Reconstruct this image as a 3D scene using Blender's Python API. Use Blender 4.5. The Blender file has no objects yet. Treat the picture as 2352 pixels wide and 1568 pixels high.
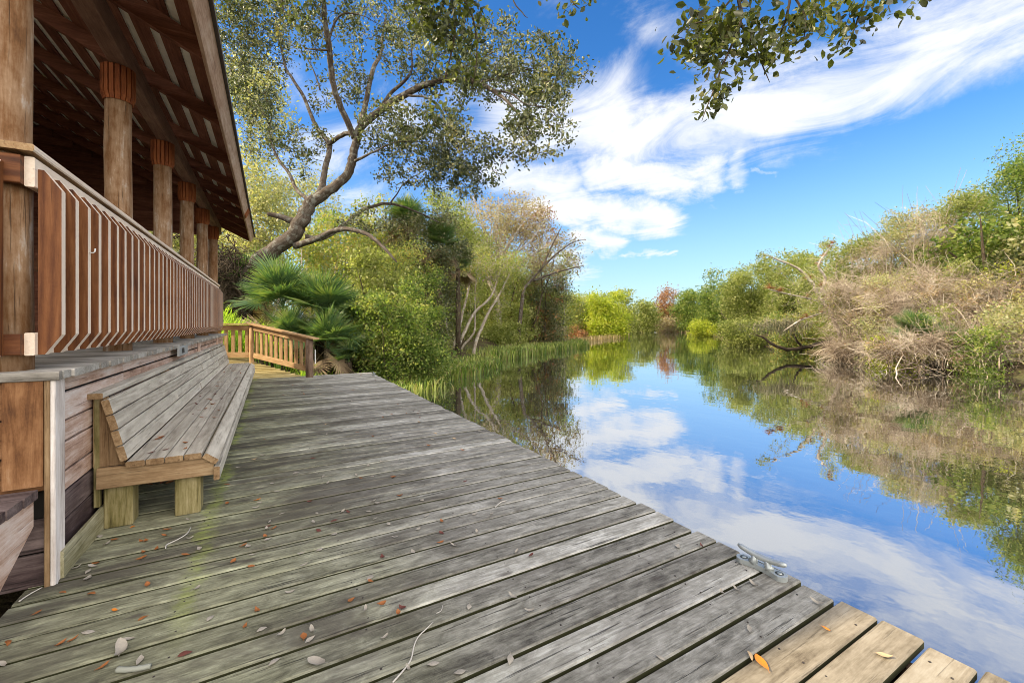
import bpy, math, random
import numpy as np
from mathutils import Vector, Matrix
random.seed(7)
RNG = np.random.default_rng(11)
scene = bpy.context.scene
COL = scene.collection
H = 1.25                                   # eye height above the deck
TH = math.atan2(589, 1031); S, C = math.sin(TH), math.cos(TH)
WATER = -0.7
rad = math.radians

def P(u, v, d):
    """a point d metres ahead of the viewpoint in the direction of photo position (u, v)"""
    a = (u - 1176) / 970; b = -(v - 743) / 970
    return np.array(((a * C + S) * d, (-a * S + C) * d, H + b * d))

# ------------------------------------------------------------------ objects
def tag(o, label=None, cat=None, group=None, kind=None):
    if label: o['label'] = label
    if cat: o['category'] = cat
    if group: o['group'] = group
    if kind: o['kind'] = kind
    return o
def empty(name, loc, label, cat, group=None):
    o = bpy.data.objects.new(name, None); COL.objects.link(o)
    o.location = loc; o.empty_display_size = .1
    return tag(o, label, cat, group)
def wloc(o):
    v = Vector(o.location)
    return v + wloc(o.parent) if o.parent else v
def link(name, me, mats, parent=None, loc=(0, 0, 0)):
    for m in (mats if isinstance(mats, (list, tuple)) else [mats]): me.materials.append(m)
    o = bpy.data.objects.new(name, me); COL.objects.link(o)
    o.parent = parent; o.location = loc
    return o
def clone(o, parent=None, loc=None, rotz=None, scale=None):
    c = o.copy(); COL.objects.link(c); c.parent = parent
    if loc is not None: c.location = loc
    if rotz is not None: c.rotation_euler = (o.rotation_euler.x, o.rotation_euler.y, rotz)
    if scale is not None: c.scale = scale
    for ch in o.children: clone(ch, c)
    return c

def nrm(v):
    v = np.asarray(v, float); return v / (np.linalg.norm(v) + 1e-12)

class MB:
    """collects boards, prisms and tubes into ONE mesh; keeps a grain coordinate for wood"""
    def __init__(s): s.v = []; s.f = []; s.g = []; s.m = []; s.sm = []
    def add(s, V, F, G, mi=0, smooth=False):
        n = len(s.v); s.v += [tuple(x) for x in V]; s.g += [tuple(x) for x in G]
        for k, f in enumerate(F):
            s.f.append(tuple(i + n for i in f)); s.m.append(mi[k] if isinstance(mi, (list, tuple)) else mi); s.sm.append(smooth)
    def board(s, a, b, w, t, up=(0, 0, 1), ch=.004, mi=0, segs=1, wob=0.0, off=None, edge=None, eset=(1, 2, 3), cap=None):
        a = np.asarray(a, float); b = np.asarray(b, float); L = np.linalg.norm(b - a); ax = (b - a) / L
        sd = nrm(np.cross(ax, up)); uu = np.cross(sd, ax)
        hw, ht = w / 2, t / 2; c = min(ch, hw * .6, ht * .6)
        prof = [(-hw + c, -ht), (hw - c, -ht), (hw, -ht + c), (hw, ht - c), (hw - c, ht), (-hw + c, ht), (-hw, ht - c), (-hw, -ht + c)]
        r = np.array([random.uniform(-40, 40) for _ in range(3)]) if off is None else off
        V = []; G = []; F = []
        for i in range(segs + 1):
            q = i / segs; jx, jy = (random.uniform(-wob, wob), random.uniform(-wob, wob)) if wob else (0, 0)
            for x, y in prof:
                V.append(a + ax * L * q + sd * (x + jx) + uu * (y + jy)); G.append((r[0] + L * q, r[1] + x, r[2] + y))
        for i in range(segs):
            for k in range(8): F.append((i * 8 + k, i * 8 + (k + 1) % 8, i * 8 + 8 + (k + 1) % 8, i * 8 + 8 + k))
        F.append(tuple(range(7, -1, -1))); F.append(tuple(segs * 8 + k for k in range(8)))
        if cap is not None: s.add(V, F, G, [mi] * (len(F) - 2) + [cap, cap]); return
        s.add(V, F, G, mi if edge is None else [edge if k % 8 in eset and k < segs * 8 else mi for k in range(len(F))])
    def box(s, lo, hi, ga=0, ch=.004, mi=0):
        lo = np.asarray(lo, float); hi = np.asarray(hi, float); c = (lo + hi) / 2; d = hi - lo
        a = c.copy(); b = c.copy(); a[ga] = lo[ga]; b[ga] = hi[ga]
        if ga == 2: s.board(a, b, d[1], d[0], (1, 0, 0), ch, mi)
        elif ga == 0: s.board(a, b, d[1], d[2], (0, 0, 1), ch, mi)
        else: s.board(a, b, d[0], d[2], (0, 0, 1), ch, mi)
    def prism(s, prof, o, ex, ey, ez, depth, galong='y', mi=0):
        """profile in ex/ey, extruded along ez; mi may be a list per side face (caps use mi[-1])"""
        o, ex, ey, ez = [np.asarray(x, float) for x in (o, ex, ey, ez)]; n = len(prof)
        r = [random.uniform(-40, 40) for _ in range(3)]; V = []; G = []
        for dz in (0, depth):
            for x, y in prof:
                V.append(o + ex * x + ey * y + ez * dz)
                G.append((r[0] + (y if galong == 'y' else x if galong == 'x' else dz), r[1] + (x if galong != 'x' else y), r[2] + (dz if galong != 'z' else y)))
        F = [(k, (k + 1) % n, n + (k + 1) % n, n + k) for k in range(n)] + [tuple(range(n - 1, -1, -1)), tuple(range(n, 2 * n))]
        s.add(V, F, G, mi if not isinstance(mi, (list, tuple)) else list(mi) + [mi[-1]] * (n + 2 - len(mi)))
    def tube(s, pts, rr, sides=8, cap=True, mi=0, smooth=True, wob=0.0):
        pts = [np.asarray(p, float) for p in pts]; n = len(pts); r0 = [random.uniform(-40, 40) for _ in range(3)]
        V = []; G = []; F = []; L = 0; ref = None
        for i, p in enumerate(pts):
            t = nrm(pts[min(i + 1, n - 1)] - pts[max(i - 1, 0)])
            if ref is None: ref = np.array((1., 0, 0)) if abs(t[0]) < .8 else np.array((0, 1., 0))
            e1 = nrm(ref - t * np.dot(ref, t)); e2 = np.cross(t, e1); ref = e1
            if i: L += np.linalg.norm(p - pts[i - 1])
            r = rr[i] if isinstance(rr, (list, tuple, np.ndarray)) else rr
            for k in range(sides):
                a = 2 * math.pi * k / sides; q = r * (1 + (random.uniform(-wob, wob) if wob else 0))
                V.append(p + (e1 * math.cos(a) + e2 * math.sin(a)) * q); G.append((r0[0] + L, r0[1] + math.cos(a) * r, r0[2] + math.sin(a) * r))
        for i in range(n - 1):
            for k in range(sides): F.append((i * sides + k, i * sides + (k + 1) % sides, (i + 1) * sides + (k + 1) % sides, (i + 1) * sides + k))
        if cap: F += [tuple(range(sides - 1, -1, -1)), tuple((n - 1) * sides + k for k in range(sides))]
        s.add(V, F, G, mi, smooth)
    def mesh(s, name, org=(0, 0, 0)):
        me = bpy.data.meshes.new(name); V = np.asarray(s.v) - np.asarray(org, float)
        me.from_pydata([tuple(x) for x in V], [], s.f)
        me.polygons.foreach_set('material_index', s.m); me.polygons.foreach_set('use_smooth', s.sm)
        at = me.attributes.new('grain', 'FLOAT_VECTOR', 'POINT'); at.data.foreach_set('vector', np.asarray(s.g, np.float32).ravel())
        me.update(); return me
    def build(s, name, mats, parent=None, org=None):
        o = np.array(wloc(parent)) if parent else np.asarray(org if org is not None else (0, 0, 0), float)
        return link(name, s.mesh(name, o), mats, parent, (0, 0, 0) if parent else tuple(o))

def np_mesh(name, V, F, org=(0, 0, 0), smooth=False, mi=None):
    """fast mesh from arrays; F is (n, k)"""
    me = bpy.data.meshes.new(name); V = (np.asarray(V) - np.asarray(org, float)).astype(np.float32); F = np.asarray(F, np.int32)
    n, k = F.shape
    me.vertices.add(len(V)); me.vertices.foreach_set('co', V.ravel())
    me.loops.add(n * k); me.loops.foreach_set('vertex_index', F.ravel())
    me.polygons.add(n); me.polygons.foreach_set('loop_start', np.arange(0, n * k, k, dtype=np.int32))
    me.polygons.foreach_set('loop_total', np.full(n, k, np.int32))
    if smooth: me.polygons.foreach_set('use_smooth', np.ones(n, bool))
    if mi is not None: me.polygons.foreach_set('material_index', np.asarray(mi, np.int32))
    me.update(); me.validate(); return me

# ------------------------------------------------------------------ materials
class NT:
    def __init__(s, name):
        s.m = bpy.data.materials.new(name); s.m.use_nodes = True; s.t = s.m.node_tree; s.t.nodes.clear()
        s.out = s.t.nodes.new('ShaderNodeOutputMaterial')
    def n(s, ty, **kw):
        nd = s.t.nodes.new(ty)
        for k, v in kw.items():
            if k.startswith('_'): setattr(nd, k[1:], v)
            else: s.put(nd, k, v)
        return nd
    def put(s, nd, k, v):
        i = nd.inputs[int(k[1:]) if k[0] == 'i' and k[1:].isdigit() else k.replace('__', ' ')]
        if isinstance(v, bpy.types.NodeSocket): s.t.links.new(v, i)
        elif isinstance(v, bpy.types.Node): s.t.links.new(v.outputs[0], i)
        else: i.default_value = v
    def math(s, op, a, b=0.0, c=0.0, clamp=False): return s.n('ShaderNodeMath', _operation=op, _use_clamp=clamp, i0=a, i1=b, i2=c).outputs[0]
    def vm(s, op, a, b=(0, 0, 0)):
        nd = s.n('ShaderNodeVectorMath', _operation=op, i0=a, i1=b)
        return nd.outputs['Value'] if op in ('DOT_PRODUCT', 'LENGTH', 'DISTANCE') else nd.outputs[0]
    def noise(s, vec, scale=1, detail=4, rough=.55, dist=0): return s.n('ShaderNodeTexNoise', Vector=vec, Scale=scale, Detail=detail, Roughness=rough, Distortion=dist).outputs[0]
    def ramp(s, fac, stops, interp='LINEAR'):
        nd = s.n('ShaderNodeValToRGB', i0=fac); r = nd.color_ramp; r.interpolation = interp
        while len(r.elements) < len(stops): r.elements.new(.5)
        for e, (p, c) in zip(r.elements, stops): e.position = p; e.color = (*c, 1) if len(c) == 3 else c
        return nd.outputs[0]
    def mix(s, fac, a, b, blend='MIX'):
        nd = s.n('ShaderNodeMix', _data_type='RGBA', _blend_type=blend); s.put(nd, 'i0', fac)
        for k, v in ((6, a), (7, b)):
            if isinstance(v, (bpy.types.NodeSocket, bpy.types.Node)): s.put(nd, f'i{k}', v)
            else: nd.inputs[k].default_value = (*v, 1)
        return nd.outputs[2]
    def sstep(s, x, lo, hi): return s.n('ShaderNodeMapRange', _interpolation_type='SMOOTHSTEP', i0=x, i1=lo, i2=hi, i3=0., i4=1.).outputs[0]
    def bsdf(s, col, rough=.7, normal=None, spec=.35, **kw):
        b = s.n('ShaderNodeBsdfPrincipled'); s.put(b, 'Base__Color', col if not isinstance(col, tuple) else (*col, 1)); s.put(b, 'Roughness', rough); s.put(b, 'Specular__IOR__Level', spec)
        if normal is not None: s.put(b, 'Normal', normal)
        for k, v in kw.items(): s.put(b, k, v)
        return b
    def done(s, sh): s.t.links.new(sh.outputs[0] if isinstance(sh, bpy.types.Node) else sh, s.out.inputs[0]); return s.m

def wood(name, cols, var=.3, fiber=.3, figure=.45, blotch=.4, crack=.5, rough=.78, bump=.35, rings=0., stain=None, stain_amt=.5, post=None, fscale=1., patch=.12):
    t = NT(name)
    g = t.n('ShaderNodeAttribute', _attribute_name='grain').outputs['Vector']
    rnd = t.n('ShaderNodeNewGeometry').outputs['Random Per Island']
    n1 = t.noise(t.vm('MULTIPLY', g, (1.1, 11, 11)), 1, 6, .66, 1.)
    n2 = t.noise(t.vm('MULTIPLY', g, (6., 85 * fscale, 85 * fscale)), 1, 5, .7)
    n3 = t.noise(t.vm('MULTIPLY', g, (3., 6., 6.)), 1, 6, .7)
    f = t.math('MULTIPLY', t.math('SUBTRACT', n1, .5), figure * 3)
    f = t.math('ADD', f, t.math('MULTIPLY', t.math('SUBTRACT', n2, .5), fiber * 3.4))
    f = t.math('ADD', f, t.math('MULTIPLY', t.math('SUBTRACT', n3, .5), blotch * 2.8))
    n4 = t.noise(t.vm('MULTIPLY', g, (9., 17., 17.)), 1, 7, .75, .6)
    f = t.math('ADD', f, t.math('MULTIPLY', t.math('SUBTRACT', n4, .5), patch * 3.))
    f = t.math('ADD', f, t.math('MULTIPLY', t.math('SUBTRACT', rnd, .5), var))
    if rings:
        rn = t.noise(t.vm('MULTIPLY', g, (.35, 4, 4)), 1, 2, .4, .3)
        f = t.math('ADD', f, t.math('MULTIPLY', t.math('SINE', t.math('MULTIPLY', rn, 70.)), rings))
    f = t.math('ADD', f, .5, clamp=True)
    col = t.ramp(f, [(i / (len(cols) - 1), c) for i, c in enumerate(cols)])
    cr = t.noise(t.vm('MULTIPLY', g, (1.8, 60, 60)), 1, 4, .65)
    crk = t.sstep(cr, .605, .68)
    col = t.mix(t.math('MULTIPLY', crk, crack), col, tuple(x * .25 for x in cols[0]))
    if stain:
        pos = t.n('ShaderNodeTexCoord').outputs['Object']
        st = t.sstep(t.noise(t.vm('MULTIPLY', g, (.9, 4, 4)), 1, 5, .7, .5), .5, .68)
        col = t.mix(t.math('MULTIPLY', st, stain_amt), col, stain)
    if post: col = post(t, col, g)
    hgt = t.math('SUBTRACT', t.math('ADD', t.math('MULTIPLY', n2, .6), t.math('MULTIPLY', n1, .5)), t.math('MULTIPLY', crk, .8))
    bp = t.n('ShaderNodeBump', Strength=bump, Distance=.006, Height=hgt).outputs[0]
    return t.done(t.bsdf(col, rough, bp, .25))

def leafmat(name, cols, trans=.4, rough=.5, spec=.3, clump=1.1):
    t = NT(name)
    rnd = t.n('ShaderNodeNewGeometry').outputs['Random Per Island']
    cols = sorted(cols, key=lambda c: c[0] * .4 + c[1] * .6)
    nz = t.noise(t.n('ShaderNodeTexCoord').outputs['Object'], clump, 3, .6)
    f = t.math('ADD', t.math('MULTIPLY', rnd, .55), t.math('MULTIPLY_ADD', nz, 1.5, -.52), clamp=True)
    col = t.ramp(f, [((i + .5) / len(cols), c) for i, c in enumerate(cols)])
    b = t.bsdf(col, rough, None, spec)
    tr = t.n('ShaderNodeBsdfTranslucent', Color=t.mix(1., col, (1.5, 1.6, .8), 'MULTIPLY'))
    return t.done(t.n('ShaderNodeMixShader', i0=trans, i1=b, i2=tr))

def bark(name, cols, sc=6., bump=.8, lichen=None):
    t = NT(name); p = t.n('ShaderNodeTexCoord').outputs['Object']
    g = t.n('ShaderNodeAttribute', _attribute_name='grain').outputs['Vector']
    a = t.noise(t.vm('MULTIPLY', g, (sc * .5, sc * 3, sc * 3)), 1, 6, .7, .6)
    b = t.noise(p, sc * .35, 4, .6)
    col = t.ramp(t.math('ADD', t.math('MULTIPLY', a, .7), t.math('MULTIPLY', b, .3)), [(.3, cols[0]), (.48, cols[1]), (.66, cols[2])])
    if lichen: col = t.mix(t.sstep(t.noise(p, sc * .8, 5, .65), .52, .62), col, lichen)
    bp = t.n('ShaderNodeBump', Strength=bump, Distance=.03, Height=a).outputs[0]
    return t.done(t.bsdf(col, .9, bp, .15))

def plain(name, col, rough=.7, spec=.3, **kw):
    t = NT(name); p = t.n('ShaderNodeTexCoord').outputs['Object']
    c = t.mix(t.noise(p, 9, 5, .6), tuple(x * .75 for x in col), tuple(min(1, x * 1.2) for x in col))
    return t.done(t.bsdf(c, rough, None, spec, **kw))

def deck_post(t, col, g):
    pos = t.vm('ADD', t.n('ShaderNodeTexCoord').outputs['Object'], (.7, 4, 0))
    sx = t.n('ShaderNodeSeparateXYZ', i0=pos); x, y = sx.outputs[0], sx.outputs[1]
    nz = t.noise(pos, 1.7, 5, .65)
    nz2 = t.noise(pos, 5., 5, .7)
    # algae film on the boards along the building side
    w = t.math('ADD', x, t.math('MULTIPLY', t.math('SUBTRACT', nz, .5), 1.6))
    alg = t.math('SUBTRACT', 1., t.sstep(w, -.3, 1.25))
    film = t.mix(1., col, (.82, .85, .62), 'MULTIPLY')
    col = t.mix(t.math('MULTIPLY', alg, .95), col, film)
    # moss line under the roof drip
    d = t.math('ABSOLUTE', t.math('ADD', t.math('ADD', x, .33), t.math('MULTIPLY', t.math('SUBTRACT', nz2, .5), .25)))
    ms = t.math('SUBTRACT', 1., t.sstep(d, .01, .075))
    mg = t.noise(t.vm('MULTIPLY', pos, (9, 26, 1)), 1, 5, .7)
    ms = t.math('MULTIPLY', ms, t.math('MULTIPLY', t.math('MULTIPLY', t.sstep(nz, .36, .56), t.sstep(mg, .30, .56)), t.sstep(y, 1.9, 2.8)))
    col = t.mix(t.math('MULTIPLY', ms, .62), col, (.29, .35, .06))
    # worn, dirty strip where people walk near the front
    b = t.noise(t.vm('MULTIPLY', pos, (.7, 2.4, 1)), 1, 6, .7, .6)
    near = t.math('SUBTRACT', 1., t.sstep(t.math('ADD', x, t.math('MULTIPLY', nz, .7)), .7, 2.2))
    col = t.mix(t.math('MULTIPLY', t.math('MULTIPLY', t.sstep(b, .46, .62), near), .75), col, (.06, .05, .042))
    # a scatter of dark knots
    vn = t.n('ShaderNodeTexVoronoi', Vector=t.vm('MULTIPLY', g, (1.9, 5.5, 5.5)), Scale=1., Randomness=1.)
    kn = t.math('SUBTRACT', 1., t.sstep(t.math('ADD', vn.outputs['Distance'], t.math('MULTIPLY', t.math('SUBTRACT', nz2, .5), .12)), .03, .11))
    return t.mix(t.math('MULTIPLY', kn, .7), col, (.06, .05, .042))

M = {}
M['deck'] = wood('weathered_deck', [(0.059, 0.054, 0.046), (0.171, 0.163, 0.14), (0.319, 0.308, 0.273), (0.543, 0.531, 0.488)], var=.42, fiber=.26, figure=.2, blotch=.3, crack=.75, patch=.42, post=deck_post, stain=(.09, .08, .068), stain_amt=.5, bump=.8)
M['sunlit_deck'] = wood('sunlit_tan_deck', [(0.081, 0.062, 0.041), (0.174, 0.146, 0.103), (0.262, 0.225, 0.166), (0.33, 0.296, 0.231)], var=.25, crack=.5, patch=.3)  # tan of the sunlight past the shadow line, put into the wood colour
M['bench'] = wood('weathered_bench', [(.15, .125, .095), (.33, .295, .24), (.49, .45, .375), (.61, .57, .49)], var=.22, fiber=.2, figure=.3, blotch=.2, crack=.5, rings=.10)
M['bench_end'] = wood('bench_end_grain', [(.07, .04, .02), (.16, .095, .045), (.26, .17, .09), (.36, .26, .15)], var=.3)
M['cedar'] = wood('cedar', [(0.032, 0.011, 0.004), (0.098, 0.032, 0.011), (0.173, 0.064, 0.021), (0.262, 0.11, 0.042)], var=.35, fiber=.22, figure=.3, blotch=.22, crack=.4, rings=.16, rough=.6)
M['pale'] = wood('bleached_lit_cedar', [(0.533, 0.414, 0.312), (0.718, 0.585, 0.459), (0.815, 0.693, 0.566), (0.854, 0.747, 0.631)], var=.15, fiber=.2, figure=.2, blotch=.2, crack=.25)  # bleached water-side faces, lightened further for the sky light on them
M['cap'] = wood('rail_cap_wood', [(.13, .07, .03), (.26, .15, .07), (.38, .25, .13), (.48, .35, .2)], var=.1, crack=.5)
M['log'] = wood('log_column', [(.05, .02, .008), (.17, .08, .03), (.30, .19, .11), (.50, .46, .41)], var=.2, fiber=.2, figure=.4, blotch=.5, crack=.7, fscale=.6)
M['capital'] = wood('carved_cedar', [(0.076, 0.017, 0.005), (0.187, 0.051, 0.015), (0.281, 0.085, 0.025), (0.357, 0.136, 0.051)], var=.3, crack=.3)
M['rafter'] = wood('dark_rafter', [(0.047, 0.016, 0.008), (0.135, 0.047, 0.026), (0.207, 0.08, 0.045), (0.319, 0.143, 0.086)], var=.25, crack=.2)
M['beam'] = wood('brown_beam', [(0.076, 0.037, 0.022), (0.162, 0.084, 0.054), (0.238, 0.135, 0.092), (0.324, 0.206, 0.151)], var=.15, crack=.25)
M['fascia'] = wood('fascia_wood', [(.20, .11, .07), (.40, .25, .165), (.53, .37, .265), (.64, .5, .39)], var=.15, crack=.4)
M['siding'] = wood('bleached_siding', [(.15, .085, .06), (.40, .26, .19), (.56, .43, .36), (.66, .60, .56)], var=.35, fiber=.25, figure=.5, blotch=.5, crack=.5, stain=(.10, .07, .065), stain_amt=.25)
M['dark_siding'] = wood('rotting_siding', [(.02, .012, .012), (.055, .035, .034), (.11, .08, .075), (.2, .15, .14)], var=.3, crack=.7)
M['panel'] = wood('orange_panel', [(.05, .02, .008), (.15, .065, .024), (.25, .125, .055), (.36, .24, .14)], var=.1, fiber=.2, figure=.5, blotch=.6, crack=.3)
M['post_white'] = wood('bleached_post', [(.26, .2, .17), (.48, .42, .38), (.66, .61, .57), (.74, .70, .68)], var=.1, figure=.5, fiber=.3, crack=.4)
M['kick'] = wood('green_kickboard', [(.10, .09, .04), (.22, .20, .11), (.34, .32, .21), (.42, .41, .32)], var=.15)
M['leg'] = wood('green_treated_leg', [(.055, .045, .015), (.15, .125, .045), (.25, .21, .10), (.36, .31, .18)], var=.2, figure=.6, rings=.1)
M['fence'] = wood('fence_pine', [(.13, .06, .02), (.29, .165, .075), (.43, .28, .14), (.52, .37, .21)], var=.25, crack=.3)
M['fence_log'] = wood('dark_fence_post', [(.035, .02, .012), (.10, .062, .04), (.17, .115, .08), (.25, .19, .15)], var=.2, crack=.7)
M['floor'] = wood('pavilion_floor', [(.10, .09, .075), (.24, .22, .19), (.36, .34, .3), (.48, .45, .41)], var=.4, crack=.4)
M['ramp'] = wood('ramp_boards', [(.16, .12, .04), (.33, .26, .10), (.46, .38, .18), (.55, .47, .27)], var=.3)
M['panelroof'] = plain('pale_roofing_underside', (.80, .77, .68), .8)
M['shingle'] = plain('roof_shingle', (.12, .105, .09), .9)
M['gap'] = plain('mossy_gap_sides', (.035, .036, .012), .95)
M['near_black'] = plain('dark_gap', (.02, .017, .014), .95)  # near-black sheet behind the wall gaps; also colours the lettering
M['metal'] = plain('galvanised_metal', (.42, .45, .44), .42, .5, Metallic=.55)
M['metal_dark'] = plain('bolt_hole', (.06, .07, .075), .5)
M['nail'] = plain('rusty_nail', (.035, .028, .025), .6)
M['plaque'] = plain('grey_plaque', (.30, .31, .31), .6)
M['white'] = plain('white_plastic', (.75, .76, .74), .5)

# ------------------------------------------------------------------ world, sun, camera
AZ = math.atan2(-1.35, .33); cot = math.hypot(1.35, .33); EL = math.atan2(1, cot)   # sun over the left bank
SUN_DIR = Vector((math.sin(AZ) * math.cos(EL), math.cos(AZ) * math.cos(EL), math.sin(EL)))
def make_world():
    w = bpy.data.worlds.new("World"); scene.world = w; w.use_nodes = True
    t = NT.__new__(NT); t.t = w.node_tree; t.t.nodes.clear(); t.out = t.t.nodes.new('ShaderNodeOutputWorld')
    sky = t.n('ShaderNodeTexSky', _sky_type='NISHITA', _sun_disc=False, _sun_elevation=EL, _sun_rotation=AZ, _air_density=1.1, _dust_density=.6, _ozone_density=2.0)
    d = t.n('ShaderNodeTexCoord').outputs['Generated']
    z = t.n('ShaderNodeSeparateXYZ', i0=d).outputs[2]
    r = t.vm('DOT_PRODUCT', d, (C, -S, 0)); f = t.vm('DOT_PRODUCT', d, (S, C, 0))
    az = t.math('ARCTAN2', r, f); el = t.math('ARCSINE', z)
    zz = t.math('ADD', t.math('MAXIMUM', z, 0.), .10)
    q = t.n('ShaderNodeCombineXYZ', i0=t.math('DIVIDE', r, zz), i1=t.math('DIVIDE', f, zz), i2=0.).outputs[0]
    along = t.vm('DOT_PRODUCT', q, (.66, -.75, 0)); across = t.vm('DOT_PRODUCT', q, (.75, .66, 0))
    qs = t.n('ShaderNodeCombineXYZ', i0=t.math('MULTIPLY', along, .95), i1=t.math('MULTIPLY', across, 1.3), i2=0.).outputs[0]
    n1 = t.noise(qs, 1.7, 10, .64, 1.); n2 = t.noise(q, 1.1, 6, .6, .3)
    n3 = t.noise(d, 9., 6, .65, .4)
    px = t.math('ADD', az, t.math('MULTIPLY', t.math('SUBTRACT', n2, .5), .16))
    py = t.math('ADD', el, t.math('MULTIPLY', t.math('SUBTRACT', n3, .5), .10))
    def ae(u, v):
        a = (u - 1176) / 970; b = -(v - 743) / 970; A = math.atan(a); return A, math.atan(b * math.cos(A))
    mask = None
    for (u0, v0, u1, v1, rr, k) in [(1180, 270, 1420, 290, .20, .9), (1420, 300, 1760, 260, .145, 1.), (1760, 250, 2352, 20, .16, .92), (1350, 300, 1700, 330, .11, .8), (2100, 80, 2352, -60, .1, .5),
                                   (1120, 395, 1300, 430, .10, 1.0), (1360, 400, 1640, 405, .085, 1.05), (1240, 470, 1540, 500, .085, 1.1), (1700, 330, 1705, 420, .045, .8),
                                   (1320, 540, 1400, 565, .06, .95), (1440, 588, 1560, 588, .016, .75), (1240, 560, 1330, 600, .09, .7), (1745, 395, 1800, 393, .014, .5), (1500, 60, 1700, 130, .12, .45), (1250, -40, 1500, 40, .13, .4),
                                   (700, 330, 1100, 300, .3, .55), (600, 480, 1000, 500, .2, .45)]:
        A = ae(u0, v0); B = ae(u1, v1); dx, dy = B[0] - A[0], B[1] - A[1]; L2 = dx * dx + dy * dy
        tt = t.math('ADD', t.math('MULTIPLY', t.math('SUBTRACT', px, A[0]), dx / L2), t.math('MULTIPLY', t.math('SUBTRACT', py, A[1]), dy / L2), clamp=True)
        ex = t.math('SUBTRACT', px, t.math('MULTIPLY_ADD', tt, dx, A[0])); ey = t.math('SUBTRACT', py, t.math('MULTIPLY_ADD', tt, dy, A[1]))
        dist = t.math('SQRT', t.math('ADD', t.math('MULTIPLY', ex, ex), t.math('MULTIPLY', ey, ey)))
        m = t.math('MULTIPLY', t.math('SUBTRACT', 1., t.sstep(dist, 0., rr)), k)
        mask = m if mask is None else t.math('MAXIMUM', mask, m)
    behind = t.math('MULTIPLY', t.sstep(t.math('ABSOLUTE', az), 1.0, 1.5), .85)       # unseen cloud added round the rest of the sky to fill the shade
    mask = t.math('MAXIMUM', mask, behind)
    dens = t.math('ADD', mask, t.math('MULTIPLY', t.math('SUBTRACT', n1, .5), 2.0))
    dens = t.math('MULTIPLY', t.sstep(dens, .26, 1.14), t.sstep(mask, .02, .36))
    hs = t.n('ShaderNodeHueSaturation', Hue=.5, Saturation=SKY_SAT, Value=SKY_VAL, Color=sky.outputs[0]).outputs[0]
    hs = t.mix(1., hs, SKY_TINT, 'MULTIPLY')
    hz = t.math('SUBTRACT', 1., t.sstep(el, -.02, .42))
    hs = t.mix(t.math('MULTIPLY', hz, .62), hs, HAZE_COL)
    back = t.sstep(t.math('ABSOLUTE', az), 1.05, 1.7)
    side = t.sstep(az, -.6, .6)
    cc = t.mix(back, CLOUD_COL, t.mix(side, tuple(c * .8 for c in CLOUD_FILL), tuple(c * 1.4 for c in CLOUD_FILL)))                   # unseen fill cloud made overbright, strongest on the right
    col = t.mix(t.math('MULTIPLY', dens, .96), hs, cc)
    bg = t.n('ShaderNodeBackground', Color=col, Strength=SKY_STR)
    t.t.links.new(bg.outputs[0], t.out.inputs[0])
SKY_SAT, SKY_VAL, SKY_STR = 1.34, .86, .12
SKY_TINT = (.8, .95, 1.15); HAZE_COL = (2.7, 3.85, 4.75); CLOUD_COL = (4.75, 4.8, 4.9); CLOUD_FILL = (16.2, 15.0, 13.4)
make_world()
sl = bpy.data.lights.new('sun', 'SUN'); sl.energy = 4.6; sl.angle = rad(.5); sl.color = (1, .84, .60)
so = bpy.data.objects.new('sun', sl); COL.objects.link(so); so.rotation_euler = SUN_DIR.to_track_quat('Z', 'Y').to_euler()
cd = bpy.data.cameras.new('camera'); cam = bpy.data.objects.new('camera', cd); COL.objects.link(cam)
cam.location = (0, 0, H); cam.rotation_euler = (rad(90), 0, -TH)
cd.sensor_width = 36; cd.lens = 36 * 1031 / 2500; cd.shift_y = -43.7 / 2500; cd.clip_start = .05; cd.clip_end = 4000
scene.camera = cam
scene.view_settings.view_transform = 'Standard'; scene.view_settings.look = 'None'; scene.view_settings.gamma = 1
scene.view_settings.exposure = .95
scene.render.engine = 'CYCLES'
cy = scene.cycles
cy.use_denoising = True; cy.pixel_filter_type = 'BLACKMAN_HARRIS'; cy.filter_width = .95; cy.max_bounces = 7; cy.diffuse_bounces = 4; cy.glossy_bounces = 4; cy.transmission_bounces = 4; cy.transparent_max_bounces = 4
cy.sample_clamp_indirect = 6; cy.caustics_reflective = False; cy.caustics_refractive = False

# ------------------------------------------------------------------ ground and water
LEFT = np.array([(-.6, -60), (-.6, 8.5), (1.6, 12.4), (3.2, 14.2), (6, 17), (9, 19.5), (14, 25), (22, 32), (28, 37.5), (39, 47.5), (56, 58), (88, 82), (112, 108)], float)
RIGHT = np.array([(25, -60), (22.5, -3), (23.1, 4), (25.3, 7.6), (26.5, 10.5), (30, 13.2), (36.8, 21), (55, 36.7), (84, 67), (108, 97), (112, 108)], float)
POLY = np.vstack([LEFT, RIGHT[::-1][1:]])
def shore_dist(X, Y):
    p = np.stack([X, Y], -1); inside = np.zeros(X.shape, bool); dm = np.full(X.shape, 1e9)
    for i in range(len(POLY)):
        a = POLY[i]; b = POLY[(i + 1) % len(POLY)]; ab = b - a
        t = np.clip(((p - a) @ ab) / (ab @ ab + 1e-9), 0, 1)
        dm = np.minimum(dm, np.linalg.norm(p - a - t[..., None] * ab, axis=-1))
        c = ((a[1] > Y) != (b[1] > Y)) & (X < (b[0] - a[0]) * (Y - a[1]) / (b[1] - a[1] + 1e-12) + a[0]); inside ^= c
    return np.where(inside, -dm, dm)
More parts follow.
